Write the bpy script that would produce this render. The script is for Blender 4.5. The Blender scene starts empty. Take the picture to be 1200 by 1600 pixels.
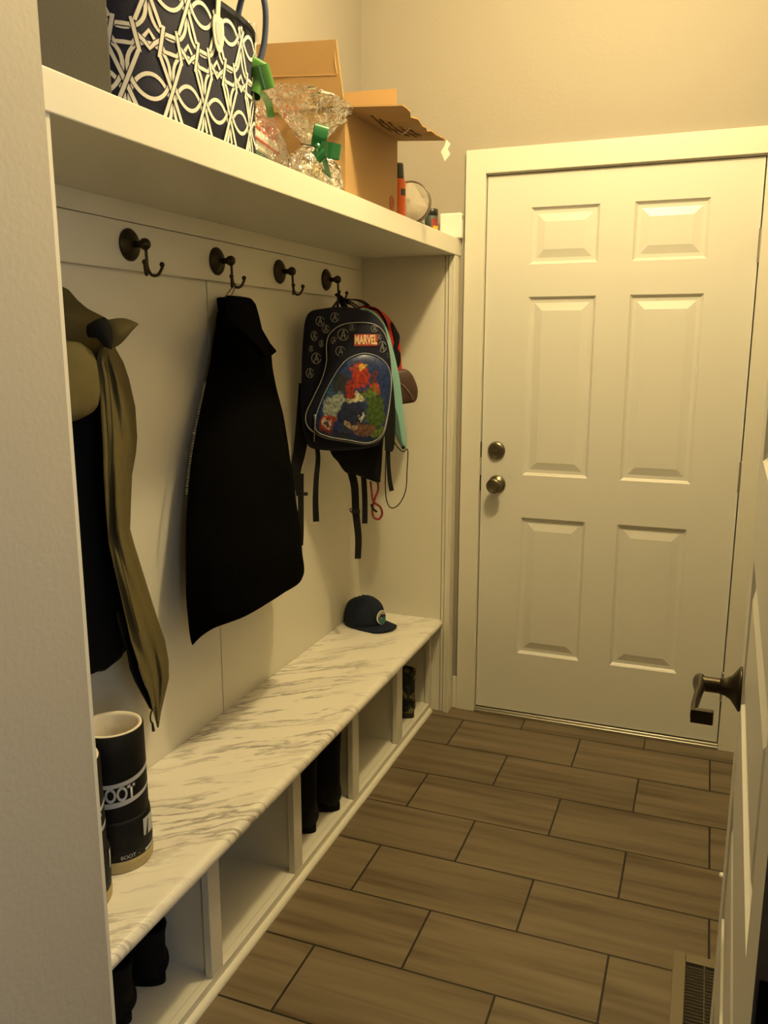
import bpy, bmesh, math, random
from mathutils import Vector as V, Matrix, noise
from math import sin, cos, pi, radians

C = bpy.context.scene.collection
SC = bpy.context.scene
# ------------------------------------------------------------------ camera, light, exposure
F = 1306.06
YAW, PITCH, ROLL = .3671, -.198, .0002
CAM = V((.7934, -3.1055, 1.4609))
fw = V((-sin(YAW)*cos(PITCH), cos(YAW)*cos(PITCH), sin(PITCH)))
r0 = V((cos(YAW), sin(YAW), 0)); u0 = r0.cross(fw)
rt = r0*cos(ROLL) + u0*sin(ROLL); up = u0*cos(ROLL) - r0*sin(ROLL)
cd = bpy.data.cameras.new('camera'); cam = bpy.data.objects.new('camera', cd); C.objects.link(cam)
cd.sensor_fit = 'VERTICAL'; cd.sensor_height = 36; cd.lens = F/1600*36; cd.clip_start = .02
m = Matrix(((rt.x, up.x, -fw.x, CAM.x), (rt.y, up.y, -fw.y, CAM.y), (rt.z, up.z, -fw.z, CAM.z), (0, 0, 0, 1)))
cam.matrix_world = m
SC.camera = cam
SC.view_settings.view_transform = 'Standard'; SC.view_settings.look = 'None'
SC.view_settings.exposure = 0.0; SC.view_settings.gamma = 1.0; SC.view_settings.use_curve_mapping = False
w = bpy.data.worlds.new('World'); SC.world = w; w.use_nodes = True
w.node_tree.nodes['Background'].inputs[0].default_value = (.62, .75, 1.0, 1)
w.node_tree.nodes['Background'].inputs[1].default_value = .005

def lamp(name, kind, loc, energy, col, rot=None, **kw):
    d = bpy.data.lights.new(name, kind); d.energy = energy; d.color = col
    for k, v in kw.items(): setattr(d, k, v)
    o = bpy.data.objects.new(name, d); C.objects.link(o); o.location = loc
    if rot: o.rotation_euler = rot
    return o
lamp('ceiling_bulb', 'POINT', (.50, -1.20, 2.84), 82, (1, .775, .37), shadow_soft_size=.06)
# daylight from the room behind the camera
lamp('hall_daylight', 'AREA', (2.3, -3.9, 1.75), 20, (.80, .89, 1.0), (radians(84), 0, radians(54)), shape='RECTANGLE', size=.9, size_y=1.3)

def at(u, v, x=None, y=None, z=None):
    d = rt*((u-600)/F) - up*((v-800)/F) + fw
    t = (x-CAM.x)/d.x if x is not None else (y-CAM.y)/d.y if y is not None else (z-CAM.z)/d.z
    return CAM + d*t
def on_plane(u, v, P, n):
    d = rt*((u-600)/F) - up*((v-800)/F) + fw
    return CAM + d*((P-CAM).dot(n)/d.dot(n))
def depth(P): return (P-CAM).dot(fw)

# ------------------------------------------------------------------ materials
def srgb(c):
    return tuple((x/12.92 if x <= .04045 else ((x+.055)/1.055)**2.4) for x in (c[0]/255, c[1]/255, c[2]/255)) + (1,)
def N(t, kind, **kw):
    n = t.nodes.new(kind)
    for k, v in kw.items():
        if k == 'inp':
            for a, b in v.items(): n.inputs[a].default_value = b
        else: setattr(n, k, v)
    return n
def mat(name, col, rough=.5, metal=0, bump=0, bscale=200, var=0, vscale=8, sheen=0, spec=.5, coat=0):
    m = bpy.data.materials.new(name); m.use_nodes = True; t = m.node_tree; L = t.links
    b = t.nodes['Principled BSDF']
    c = col if len(col) == 4 else tuple(col)+(1,)
    b.inputs['Base Color'].default_value = c; b.inputs['Roughness'].default_value = rough
    b.inputs['Metallic'].default_value = metal; b.inputs['Specular IOR Level'].default_value = spec
    if sheen: b.inputs['Sheen Weight'].default_value = sheen
    if coat: b.inputs['Coat Weight'].default_value = coat
    tc = N(t, 'ShaderNodeTexCoord')
    if var:
        nz = N(t, 'ShaderNodeTexNoise', inp={'Scale': vscale, 'Detail': 4}); L.new(tc.outputs['Object'], nz.inputs['Vector'])
        mp = N(t, 'ShaderNodeMapRange', inp={'To Min': 1-var, 'To Max': 1+var}); L.new(nz.outputs['Fac'], mp.inputs['Value'])
        mx = N(t, 'ShaderNodeVectorMath', operation='SCALE'); mx.inputs[0].default_value = c[:3]; L.new(mp.outputs[0], mx.inputs['Scale'])
        L.new(mx.outputs[0], b.inputs['Base Color'])
    if bump:
        n2 = N(t, 'ShaderNodeTexNoise', inp={'Scale': bscale, 'Detail': 3}); L.new(tc.outputs['Object'], n2.inputs['Vector'])
        bp = N(t, 'ShaderNodeBump', inp={'Strength': bump, 'Distance': .004}); L.new(n2.outputs['Fac'], bp.inputs['Height']); L.new(bp.outputs[0], b.inputs['Normal'])
    return m
M = {}
M['wall'] = mat('wall_paint', (.36, .325, .281), .75, bump=.2, bscale=90)
M['wall_daylit'] = mat('wall_paint_daylit', (.46, .43, .375), .75, bump=.2, bscale=90)  # lighter, greyer copy of the wall paint; daylight tone put into the colour
M['ceil'] = mat('ceiling_paint', (.8, .78, .72), .8, bump=.3, bscale=80)
M['trim'] = mat('white_trim', (.75, .73, .655), .38)
M['door'] = mat('door_paint', (.735, .725, .68), .34, bump=.03, bscale=300)
M['panel'] = mat('white_panel', (.745, .72, .63), .45)
M['bronze'] = mat('oiled_bronze', (.050, .040, .025), .36, .8)
M['pewter'] = mat('antique_pewter', (.20, .17, .12), .32, .9)
M['steel'] = mat('brushed_steel', (.42, .40, .36), .38, .9)
M['alu'] = mat('threshold_metal', (.5, .48, .42), .35, .9)
M['blackfleece'] = mat('black_fleece', (.0022, .0021, .0021), .95, bump=.6, bscale=160, spec=.03)
M['zip'] = mat('zipper_teeth', (.22, .22, .22), .4, .6)
M['olive'] = mat('olive_canvas', (.105, .086, .034), .8, bump=.15, bscale=260, var=.28, vscale=16, spec=.2)
M['lining'] = mat('dark_lining', (.008, .0085, .009), .9, spec=.12)
M['darkolive'] = mat('dark_olive_hem', (.060, .054, .032), .85, spec=.2)
M['rubber'] = mat('black_neoprene', (.0045, .0045, .005), .6, bump=.2, bscale=300, spec=.22)
M['cream'] = mat('cream_lining', (.72, .66, .55), .9)
M['boottan'] = mat('tan_sole', (.42, .34, .17), .7)
M['bootwhite'] = mat('white_boot_print', (.48, .50, .52), .6)
M['blackshoe'] = mat('black_shoe', (.004, .004, .0045), .7, bump=.1, spec=.15)
M['navycap'] = mat('navy_twill', (.010, .016, .032), .8, bump=.2, bscale=350, spec=.2)
M['webbing'] = mat('black_webbing', (.006, .006, .007), .7, bump=.2, bscale=400, spec=.25)
M['packblack'] = mat('black_nylon', (.005, .005, .006), .75, spec=.2)
M['packnavy'] = mat('navy_nylon', (.006, .008, .024), .7, bump=.1, bscale=200, spec=.25)
M['piping'] = mat('grey_piping', (.34, .35, .36), .5)
M['printgrey'] = mat('grey_emblem_print', (.20, .205, .20), .6)
M['redprint'] = mat('red_print', (.42, .05, .03), .6)
M['creamprint'] = mat('cream_print', (.80, .62, .38), .6)
M['mint'] = mat('mint_nylon', (.20, .42, .40), .6, var=.12, vscale=12)
M['dkmint'] = mat('grey_teal_nylon', (.06, .12, .11), .65)
M['red'] = mat('red_nylon', (.42, .012, .010), .6, var=.1)
M['brownleather'] = mat('brown_leather', (.060, .027, .018), .55, bump=.15, bscale=120)
M['redcord'] = mat('red_cord', (.22, .012, .012), .7)
M['greybin'] = mat('charcoal_fabric', (.050, .046, .040), .9, bump=.3, bscale=350, var=.15, vscale=3)
M['navytote'] = mat('navy_canvas', (.012, .014, .040), .85, bump=.15, bscale=300)
M['whiteprint'] = mat('white_canvas_print', (.74, .73, .68), .85)
M['navyhandle'] = mat('navy_rope', (.03, .045, .11), .8)
M['green'] = mat('green_satin', (.045, .20, .022), .28, coat=.4)
M['dkgreen'] = mat('dark_green_satin', (.012, .13, .045), .28, coat=.4)
M['redcover'] = mat('red_cover', (.62, .015, .012), .4)
M['paper'] = mat('white_paper', (.80, .78, .70), .7)
M['greencover'] = mat('teal_green_cover', (.015, .16, .075), .35)
M['shred'] = mat('cream_shredded_paper', (.80, .70, .50), .8)
M['card'] = mat('cardboard', (.385, .235, .098), .85, bump=.1, bscale=60, var=.08, vscale=6)
M['cardin'] = mat('cardboard_inside', (.44, .28, .13), .85)
M['cardprint'] = mat('brown_box_print', (.16, .08, .03), .85)
M['cardred'] = mat('faded_red_box_print', (.42, .13, .06), .85)
M['tissue'] = mat('pink_tissue', (.72, .60, .52), .9)
M['orange'] = mat('orange_can', (.75, .13, .015), .35)
M['blackplastic'] = mat('black_plastic', (.010, .010, .011), .35)
M['greyplastic'] = mat('dark_grey_cap', (.035, .036, .036), .4)
M['whiteplastic'] = mat('white_plastic', (.88, .87, .82), .35)
M['label_teal'] = mat('dark_label', (.05, .07, .06), .5)
M['yellow'] = mat('yellow_label', (.75, .40, .02), .5)
M['dkred'] = mat('dark_red_label', (.22, .03, .02), .5)
M['wood'] = mat('dark_wood_rim', (.10, .065, .03), .4)
M['disc_face'] = mat('white_disc_face', (.80, .74, .62), .6)
M['register'] = mat('taupe_register', (.20, .165, .105), .5, .2)
M['black'] = mat('duct_shade_black', (.003, .003, .003), .9)  # near-black colour stands for the shade below the grille
M['patchgrey'] = mat('patch_grey', (.33, .32, .28), .8)
M['patchteal'] = mat('patch_teal', (.03, .14, .15), .8)
M['patchdark'] = mat('patch_dark', (.012, .02, .02), .8)
M['clearplastic'] = mat('milky_plastic', (.72, .70, .66), .25)
M['camotan'] = mat('tan_strap', (.26, .22, .12), .8)
M['camored'] = mat('rust_sole', (.40, .14, .05), .7)

def mat_cello():
    m = bpy.data.materials.new('clear_cellophane'); m.use_nodes = True; t = m.node_tree; L = t.links
    t.nodes.remove(t.nodes['Principled BSDF'])
    out = t.nodes['Material Output']
    tr = N(t, 'ShaderNodeBsdfTransparent', inp={'Color': (.93, .93, .92, 1)})
    gl = N(t, 'ShaderNodeBsdfGlossy', inp={'Color': (.95, .95, .95, 1), 'Roughness': .12})
    df = N(t, 'ShaderNodeBsdfDiffuse', inp={'Color': (.7, .68, .62, 1)})
    lw = N(t, 'ShaderNodeLayerWeight', inp={'Blend': .35})
    mr = N(t, 'ShaderNodeMapRange', inp={'To Min': .05, 'To Max': .80}); L.new(lw.outputs['Fresnel'], mr.inputs['Value'])
    tc = N(t, 'ShaderNodeTexCoord'); nz = N(t, 'ShaderNodeTexNoise', inp={'Scale': 38, 'Detail': 2, 'Distortion': 1.0}); L.new(tc.outputs['Object'], nz.inputs['Vector'])
    bp = N(t, 'ShaderNodeBump', inp={'Strength': .9, 'Distance': .02}); L.new(nz.outputs['Fac'], bp.inputs['Height'])
    L.new(bp.outputs[0], gl.inputs['Normal']); L.new(bp.outputs[0], lw.inputs['Normal'])
    a = N(t, 'ShaderNodeMixShader', inp={'Fac': .07}); L.new(tr.outputs[0], a.inputs[1]); L.new(df.outputs[0], a.inputs[2])
    b = N(t, 'ShaderNodeMixShader'); L.new(mr.outputs[0], b.inputs['Fac']); L.new(a.outputs[0], b.inputs[1]); L.new(gl.outputs[0], b.inputs[2])
    L.new(b.outputs[0], out.inputs['Surface'])
    return m
M['cello'] = mat_cello()

TILE_W, TILE_H, TILE_Y, TILE_X = .4564, .2262, -.1090, -.0205
def mat_floor():
    m = bpy.data.materials.new('wood_look_tile'); m.use_nodes = True; t = m.node_tree; L = t.links
    b = t.nodes['Principled BSDF']
    ge = N(t, 'ShaderNodeNewGeometry')
    mp = N(t, 'ShaderNodeMapping', vector_type='POINT'); mp.inputs['Location'].default_value = (-TILE_X+TILE_W*10, -TILE_Y+TILE_H*40, 0)
    L.new(ge.outputs['Position'], mp.inputs['Vector'])
    br = N(t, 'ShaderNodeTexBrick', offset=.5, offset_frequency=2, squash=1)
    for k, v in {'Color1': (0, 0, 0, 1), 'Color2': (1, 1, 1, 1), 'Mortar': (.5, .5, .5, 1), 'Scale': 1, 'Mortar Size': .0028, 'Mortar Smooth': .1, 'Brick Width': TILE_W, 'Row Height': TILE_H, 'Bias': 0}.items(): br.inputs[k].default_value = v
    L.new(mp.outputs[0], br.inputs['Vector'])
    # grain: stretched along x, offset per tile
    off = N(t, 'ShaderNodeVectorMath', operation='MULTIPLY'); off.inputs[1].default_value = (7, 13, 5); L.new(br.outputs['Color'], off.inputs[0])
    ad = N(t, 'ShaderNodeVectorMath', operation='ADD'); L.new(ge.outputs['Position'], ad.inputs[0]); L.new(off.outputs[0], ad.inputs[1])
    sc = N(t, 'ShaderNodeMapping', vector_type='POINT'); sc.inputs['Scale'].default_value = (1.5, 22, 1); L.new(ad.outputs[0], sc.inputs['Vector'])
    n1 = N(t, 'ShaderNodeTexNoise', inp={'Scale': 1.0, 'Detail': 5, 'Roughness': .55, 'Distortion': .3}); L.new(sc.outputs[0], n1.inputs['Vector'])
    cr = N(t, 'ShaderNodeValToRGB'); e = cr.color_ramp.elements
    e[0].position = .30; e[0].color = (.085, .060, .034, 1); e[1].position = .70; e[1].color = (.20, .158, .104, 1)
    x = e.new(.48); x.color = (.150, .115, .072, 1)
    L.new(n1.outputs['Fac'], cr.inputs['Fac'])
    tv = N(t, 'ShaderNodeMapRange', inp={'To Min': .90, 'To Max': 1.08}); L.new(br.outputs['Color'], tv.inputs['Value'])
    ml = N(t, 'ShaderNodeVectorMath', operation='SCALE'); L.new(cr.outputs[0], ml.inputs[0]); L.new(tv.outputs[0], ml.inputs['Scale'])
    mx = N(t, 'ShaderNodeMix', data_type='RGBA'); mx.inputs[7].default_value = (.016, .012, .008, 1)
    L.new(br.outputs['Fac'], mx.inputs[0]); L.new(ml.outputs[0], mx.inputs[6]); L.new(mx.outputs[2], b.inputs['Base Color'])
    b.inputs['Roughness'].default_value = .42; b.inputs['Specular IOR Level'].default_value = .35
    bp = N(t, 'ShaderNodeBump', invert=True, inp={'Strength': .6, 'Distance': .003}); L.new(br.outputs['Fac'], bp.inputs['Height']); L.new(bp.outputs[0], b.inputs['Normal'])
    return m
M['floor'] = mat_floor()

def mat_marble():
    m = bpy.data.materials.new('veined_marble'); m.use_nodes = True; t = m.node_tree; L = t.links
    b = t.nodes['Principled BSDF']; ge = N(t, 'ShaderNodeNewGeometry')
    rot = N(t, 'ShaderNodeMapping', vector_type='POINT'); rot.inputs['Rotation'].default_value = (0, 0, radians(-40)); L.new(ge.outputs['Position'], rot.inputs['Vector'])
    dn = N(t, 'ShaderNodeTexNoise', inp={'Scale': 3.0, 'Detail': 3}); L.new(rot.outputs[0], dn.inputs['Vector'])
    dm = N(t, 'ShaderNodeVectorMath', operation='MULTIPLY_ADD'); dm.inputs[1].default_value = (.10, .10, 0); L.new(dn.outputs['Color'], dm.inputs[0]); L.new(rot.outputs[0], dm.inputs[2])
    s1 = N(t, 'ShaderNodeMapping', vector_type='POINT'); s1.inputs['Scale'].default_value = (2.6, 17, 1); L.new(dm.outputs[0], s1.inputs['Vector'])
    n1 = N(t, 'ShaderNodeTexNoise', inp={'Scale': 1.0, 'Detail': 6, 'Roughness': .62}); L.new(s1.outputs[0], n1.inputs['Vector'])
    cr = N(t, 'ShaderNodeValToRGB'); e = cr.color_ramp.elements
    e[0].position = .46; e[0].color = (0, 0, 0, 1); e[1].position = .54; e[1].color = (0, 0, 0, 1)
    k = e.new(.50); k.color = (1, 1, 1, 1)
    L.new(n1.outputs['Fac'], cr.inputs['Fac'])
    s2 = N(t, 'ShaderNodeMapping', vector_type='POINT'); s2.inputs['Scale'].default_value = (2.0, 6, 1); s2.inputs['Location'].default_value = (4, 2, 0); L.new(dm.outputs[0], s2.inputs['Vector'])
    n2 = N(t, 'ShaderNodeTexNoise', inp={'Scale': 1.3, 'Detail': 4}); L.new(s2.outputs[0], n2.inputs['Vector'])
    c2 = N(t, 'ShaderNodeMapRange', inp={'From Min': .37, 'From Max': .62}); L.new(n2.outputs['Fac'], c2.inputs['Value'])
    mu = N(t, 'ShaderNodeMath', operation='MULTIPLY'); L.new(cr.outputs[0], mu.inputs[0]); L.new(c2.outputs[0], mu.inputs[1])
    c3 = N(t, 'ShaderNodeMapRange', inp={'From Min': .50, 'From Max': .72, 'To Max': .35}); L.new(n1.outputs['Fac'], c3.inputs['Value'])
    m3 = N(t, 'ShaderNodeMath', operation='MULTIPLY'); L.new(c3.outputs[0], m3.inputs[0]); L.new(c2.outputs[0], m3.inputs[1])
    ad = N(t, 'ShaderNodeMath', operation='ADD', use_clamp=True); L.new(mu.outputs[0], ad.inputs[0]); L.new(m3.outputs[0], ad.inputs[1])
    mx = N(t, 'ShaderNodeMix', data_type='RGBA'); mx.inputs[6].default_value = (.82, .79, .73, 1); mx.inputs[7].default_value = (.27, .245, .235, 1)
    L.new(ad.outputs[0], mx.inputs[0]); L.new(mx.outputs[2], b.inputs['Base Color'])
    b.inputs['Roughness'].default_value = .32
    return m
M['marble'] = mat_marble()

def mat_camo():
    m = bpy.data.materials.new('camouflage'); m.use_nodes = True; t = m.node_tree; L = t.links
    b = t.nodes['Principled BSDF']; tc = N(t, 'ShaderNodeTexCoord')
    n = N(t, 'ShaderNodeTexNoise', inp={'Scale': 17, 'Detail': 1.5, 'Distortion': 1.2}); L.new(tc.outputs['Object'], n.inputs['Vector'])
    cr = N(t, 'ShaderNodeValToRGB'); cr.color_ramp.interpolation = 'CONSTANT'; e = cr.color_ramp.elements
    e[0].color = (.006, .007, .006, 1); e[1].position = .58; e[1].color = (.20, .17, .085, 1)
    k = e.new(.47); k.color = (.022, .030, .014, 1)
    L.new(n.outputs['Fac'], cr.inputs['Fac']); L.new(cr.outputs[0], b.inputs['Base Color']); b.inputs['Roughness'].default_value = .8
    return m
M['camo'] = mat_camo()

def mat_art():
    # generic abstract splashes of colour, shape-free
    m = bpy.data.materials.new('abstract_colour_print'); m.use_nodes = True; t = m.node_tree; L = t.links
    b = t.nodes['Principled BSDF']; uv = N(t, 'ShaderNodeTexCoord')
    nz = N(t, 'ShaderNodeTexNoise', inp={'Scale': 9, 'Detail': 4}); L.new(uv.outputs['UV'], nz.inputs['Vector'])
    wp = N(t, 'ShaderNodeVectorMath', operation='MULTIPLY_ADD'); wp.inputs[1].default_value = (.26, .26, 0); L.new(nz.outputs['Color'], wp.inputs[0]); L.new(uv.outputs['UV'], wp.inputs[2])
    cur = None
    base = N(t, 'ShaderNodeRGB'); base.outputs[0].default_value = (.010, .028, .115, 1); cur = base.outputs[0]
    # (centre u, v, radius u, radius v, colour)
    for (cx, cy, ax, ay, col) in [(.30, .40, .22, .16, (.20, .24, .22)), (.45, .30, .2, .16, (.010, .016, .05)), (.20, .62, .10, .12, (.02, .06, .14)), (.33, .68, .09, .13, (.018, .02, .026)), (.55, .50, .13, .06, (.40, .38, .26)),
        (.58, .74, .13, .15, (.28, .022, .012)), (.46, .60, .06, .10, (.20, .015, .010)), (.76, .62, .09, .05, (.34, .05, .02)), (.80, .74, .06, .10, (.09, .02, .02)), (.62, .84, .05, .035, (.50, .30, .05)),
        (.80, .36, .14, .22, (.045, .085, .018)), (.72, .55, .09, .06, (.08, .14, .025)), (.85, .12, .11, .08, (.10, .15, .03)), (.60, .16, .18, .09, (.12, .06, .045)), (.48, .20, .10, .05, (.26, .19, .13)),
        (.15, .22, .12, .13, (.22, .035, .022)), (.15, .22, .075, .085, (.40, .37, .33)), (.15, .22, .045, .05, (.05, .02, .03)), (.38, .12, .10, .06, (.02, .03, .07)), (.62, .30, .04, .03, (.45, .42, .36))]:
        c = N(t, 'ShaderNodeVectorMath', operation='SUBTRACT'); c.inputs[1].default_value = (cx+.13, cy+.13, 0); L.new(wp.outputs[0], c.inputs[0])
        d = N(t, 'ShaderNodeVectorMath', operation='DIVIDE'); d.inputs[1].default_value = (ax, ay, 1); L.new(c.outputs[0], d.inputs[0])
        f = N(t, 'ShaderNodeVectorMath', operation='MULTIPLY'); f.inputs[1].default_value = (1, 1, 0); L.new(d.outputs[0], f.inputs[0])
        l = N(t, 'ShaderNodeVectorMath', operation='LENGTH'); L.new(f.outputs[0], l.inputs[0])
        r = N(t, 'ShaderNodeMapRange', inp={'From Min': .85, 'From Max': 1.0, 'To Min': 1, 'To Max': 0}); L.new(l.outputs['Value'], r.inputs['Value'])
        mx = N(t, 'ShaderNodeMix', data_type='RGBA'); mx.inputs[7].default_value = tuple(col)+(1,)
        L.new(r.outputs[0], mx.inputs[0]); L.new(cur, mx.inputs[6]); cur = mx.outputs[2]
    n2 = N(t, 'ShaderNodeTexNoise', inp={'Scale': 26, 'Detail': 3}); L.new(uv.outputs['UV'], n2.inputs['Vector'])
    mr = N(t, 'ShaderNodeMapRange', inp={'From Min': .35, 'From Max': .65, 'To Min': .45, 'To Max': 1.5}); L.new(n2.outputs['Fac'], mr.inputs['Value'])
    s = N(t, 'ShaderNodeVectorMath', operation='SCALE'); L.new(cur, s.inputs[0]); L.new(mr.outputs[0], s.inputs['Scale'])
    L.new(s.outputs[0], b.inputs['Base Color']); b.inputs['Roughness'].default_value = .35
    return m
M['art'] = mat_art()

# ------------------------------------------------------------------ builders
def obj(name, bm, m, parent=None, smooth=False, sub=0, bevel=0, solid=0, auto=None):
    me = bpy.data.meshes.new(name)
    bmesh.ops.recalc_face_normals(bm, faces=bm.faces) if smooth != 'keep' else None
    bm.to_mesh(me); bm.free()
    ms = m if isinstance(m, (list, tuple)) else [m]
    for k in ms: me.materials.append(M[k])
    if smooth:
        for p in me.polygons: p.use_smooth = True
    o = bpy.data.objects.new(name, me); C.objects.link(o)
    if solid:
        s = o.modifiers.new('solidify', 'SOLIDIFY'); s.thickness = solid; s.offset = 0
    if bevel:
        b = o.modifiers.new('bevel', 'BEVEL'); b.width = bevel; b.segments = 3; b.limit_method = 'ANGLE'; b.angle_limit = radians(40)
    if sub:
        s = o.modifiers.new('subsurf', 'SUBSURF'); s.levels = sub; s.render_levels = sub
    if parent:
        o.parent = parent
        o.matrix_parent_inverse = parent.matrix_basis.inverted()
    return o
def tag(o, label, cat, group=None, kind=None):
    o['label'] = label; o['category'] = cat
    if group: o['group'] = group
    if kind: o['kind'] = kind
    return o
def thing(name, label, cat, loc=(0, 0, 0), rz=0, group=None):
    o = bpy.data.objects.new(name, None); C.objects.link(o); o.location = loc; o.rotation_euler = (0, 0, rz); o.empty_display_size = .05
    return tag(o, label, cat, group)
def part(o, label): o['label'] = label; return o
def struct(name, bm, m, parent=None, **kw):
    o = obj(name, bm, m, parent, **kw)
    if not parent: o['kind'] = 'structure'
    return o
def BM(): return bmesh.new()
def box(bm, x0, x1, y0, y1, z0, z1, mi=0):
    vs = [bm.verts.new((x, y, z)) for x in (x0, x1) for y in (y0, y1) for z in (z0, z1)]
    for a in ((0, 1, 3, 2), (4, 6, 7, 5), (0, 4, 5, 1), (2, 3, 7, 6), (0, 2, 6, 4), (1, 5, 7, 3)):
        f = bm.faces.new([vs[i] for i in a]); f.material_index = mi
    return vs
def obox(bm, O, a, b, c, mi=0):
    vs = [bm.verts.new(O + a*i + b*j + c*k) for i in (0, 1) for j in (0, 1) for k in (0, 1)]
    for q in ((0, 1, 3, 2), (4, 6, 7, 5), (0, 4, 5, 1), (2, 3, 7, 6), (0, 2, 6, 4), (1, 5, 7, 3)):
        f = bm.faces.new([vs[i] for i in q]); f.material_index = mi
    return vs
def loft(bm, rings, cap=True, closed=True, mi=0):
    R = [[bm.verts.new(p) for p in r] for r in rings]; n = len(R[0])
    for a, b in zip(R, R[1:]):
        for i in range(n if closed else n-1):
            j = (i+1) % n; f = bm.faces.new((a[i], a[j], b[j], b[i])); f.material_index = mi
    if cap and closed:
        for r in (R[0], R[-1]):
            try: f = bm.faces.new(r); f.material_index = mi
            except ValueError: pass
    return R
def frame_at(d):
    d = d.normalized(); a = V((0, 0, 1)) if abs(d.z) < .9 else V((1, 0, 0))
    s = d.cross(a).normalized(); return s, s.cross(d).normalized()
def catmull(P, k=6):
    P = [V(p) for p in P]; out = []
    for i in range(len(P)-1):
        a = P[max(i-1, 0)]; b = P[i]; c = P[i+1]; d = P[min(i+2, len(P)-1)]
        for j in range(k):
            t = j/k
            out.append(.5*((2*b) + (c-a)*t + (2*a-5*b+4*c-d)*t*t + (3*b-a-3*c+d)*t**3))
    out.append(P[-1]); return out
def tube(bm, pts, r, n=10, smooth=0, mi=0):
    P = catmull(pts, smooth) if smooth else [V(p) for p in pts]
    rings = []; s = None
    for i, p in enumerate(P):
        d = (P[min(i+1, len(P)-1)] - P[max(i-1, 0)]).normalized()
        if s is None: s, t = frame_at(d)
        else:
            s = (s - d*s.dot(d)).normalized(); t = s.cross(d)
        rr = r[min(i*len(r)//len(P), len(r)-1)] if isinstance(r, (list, tuple)) else r
        rings.append([p + s*cos(2*pi*k/n)*rr + t*sin(2*pi*k/n)*rr for k in range(n)])
    loft(bm, rings, mi=mi)
def lathe(bm, prof, O, axis, n=32, mi=0):
    axis = V(axis).normalized(); s, t = frame_at(axis); O = V(O)
    rings = [[O + axis*h + (s*cos(2*pi*k/n) + t*sin(2*pi*k/n))*max(r, 1e-5) for k in range(n)] for r, h in prof]
    loft(bm, rings, mi=mi)
def ball(bm, O, r, sx=1, sy=1, sz=1, n=16):
    g = bmesh.ops.create_uvsphere(bm, u_segments=n, v_segments=max(8, n//2), radius=r)
    for v in g['verts']: v.co = V((v.co.x*sx, v.co.y*sy, v.co.z*sz)) + V(O)
def prism(bm, pts, d, mi=0):
    a = [bm.verts.new(p) for p in pts]; b = [bm.verts.new(V(p)+d) for p in pts]; n = len(a)
    bm.faces.new(a).material_index = mi; bm.faces.new(b[::-1]).material_index = mi
    for i in range(n): bm.faces.new((a[i], a[(i+1) % n], b[(i+1) % n], b[i])).material_index = mi
def strap(bm, pts, wdir, width, thick=.0016, smooth=6, twist=None):
    P = catmull(pts, smooth) if smooth else [V(p) for p in pts]
    wd = [V(x) for x in wdir] if isinstance(wdir, list) else None
    rings = []
    for i, p in enumerate(P):
        d = (P[min(i+1, len(P)-1)] - P[max(i-1, 0)]).normalized()
        q = V(wdir) if wd is None else wd[0].lerp(wd[-1], i/(len(P)-1))
        q = (q - d*q.dot(d)).normalized(); nn = d.cross(q)
        ww = width if not isinstance(width, (list, tuple)) else width[0] + (width[1]-width[0])*i/(len(P)-1)
        rings.append([p + q*ww/2 + nn*thick/2, p - q*ww/2 + nn*thick/2, p - q*ww/2 - nn*thick/2, p + q*ww/2 - nn*thick/2])
    loft(bm, rings)
def text_mesh(s, size, extrude=.0006, fat=0):
    cu = bpy.data.curves.new('t', 'FONT'); cu.body = s; cu.size = size; cu.extrude = extrude; cu.offset = fat; cu.align_x = 'CENTER'; cu.align_y = 'CENTER'
    to = bpy.data.objects.new('t', cu); C.objects.link(to)
    dg = bpy.context.evaluated_depsgraph_get(); me = bpy.data.meshes.new_from_object(to.evaluated_get(dg))
    bpy.data.objects.remove(to); bm = BM(); bm.from_mesh(me); bpy.data.meshes.remove(me); bpy.data.curves.remove(cu)
    return bm
def dup(root, loc, rz=0, label=None, group=None):
    r = root.copy(); C.objects.link(r); r.location = loc; r.rotation_euler = (0, 0, rz)
    if label: r['label'] = label
    if group: r['group'] = group
    for ch in list(root.children):
        c = ch.copy(); C.objects.link(c); c.parent = r
        for g in list(ch.children):
            d = g.copy(); C.objects.link(d); d.parent = c
    return r
def interp(T, x):
    if x <= T[0][0]: return T[0][1:]
    for a, b in zip(T, T[1:]):
        if x <= b[0]:
            t = (x-a[0])/(b[0]-a[0]); return tuple(p+(q-p)*t for p, q in zip(a[1:], b[1:]))
    return T[-1][1:]
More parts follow.
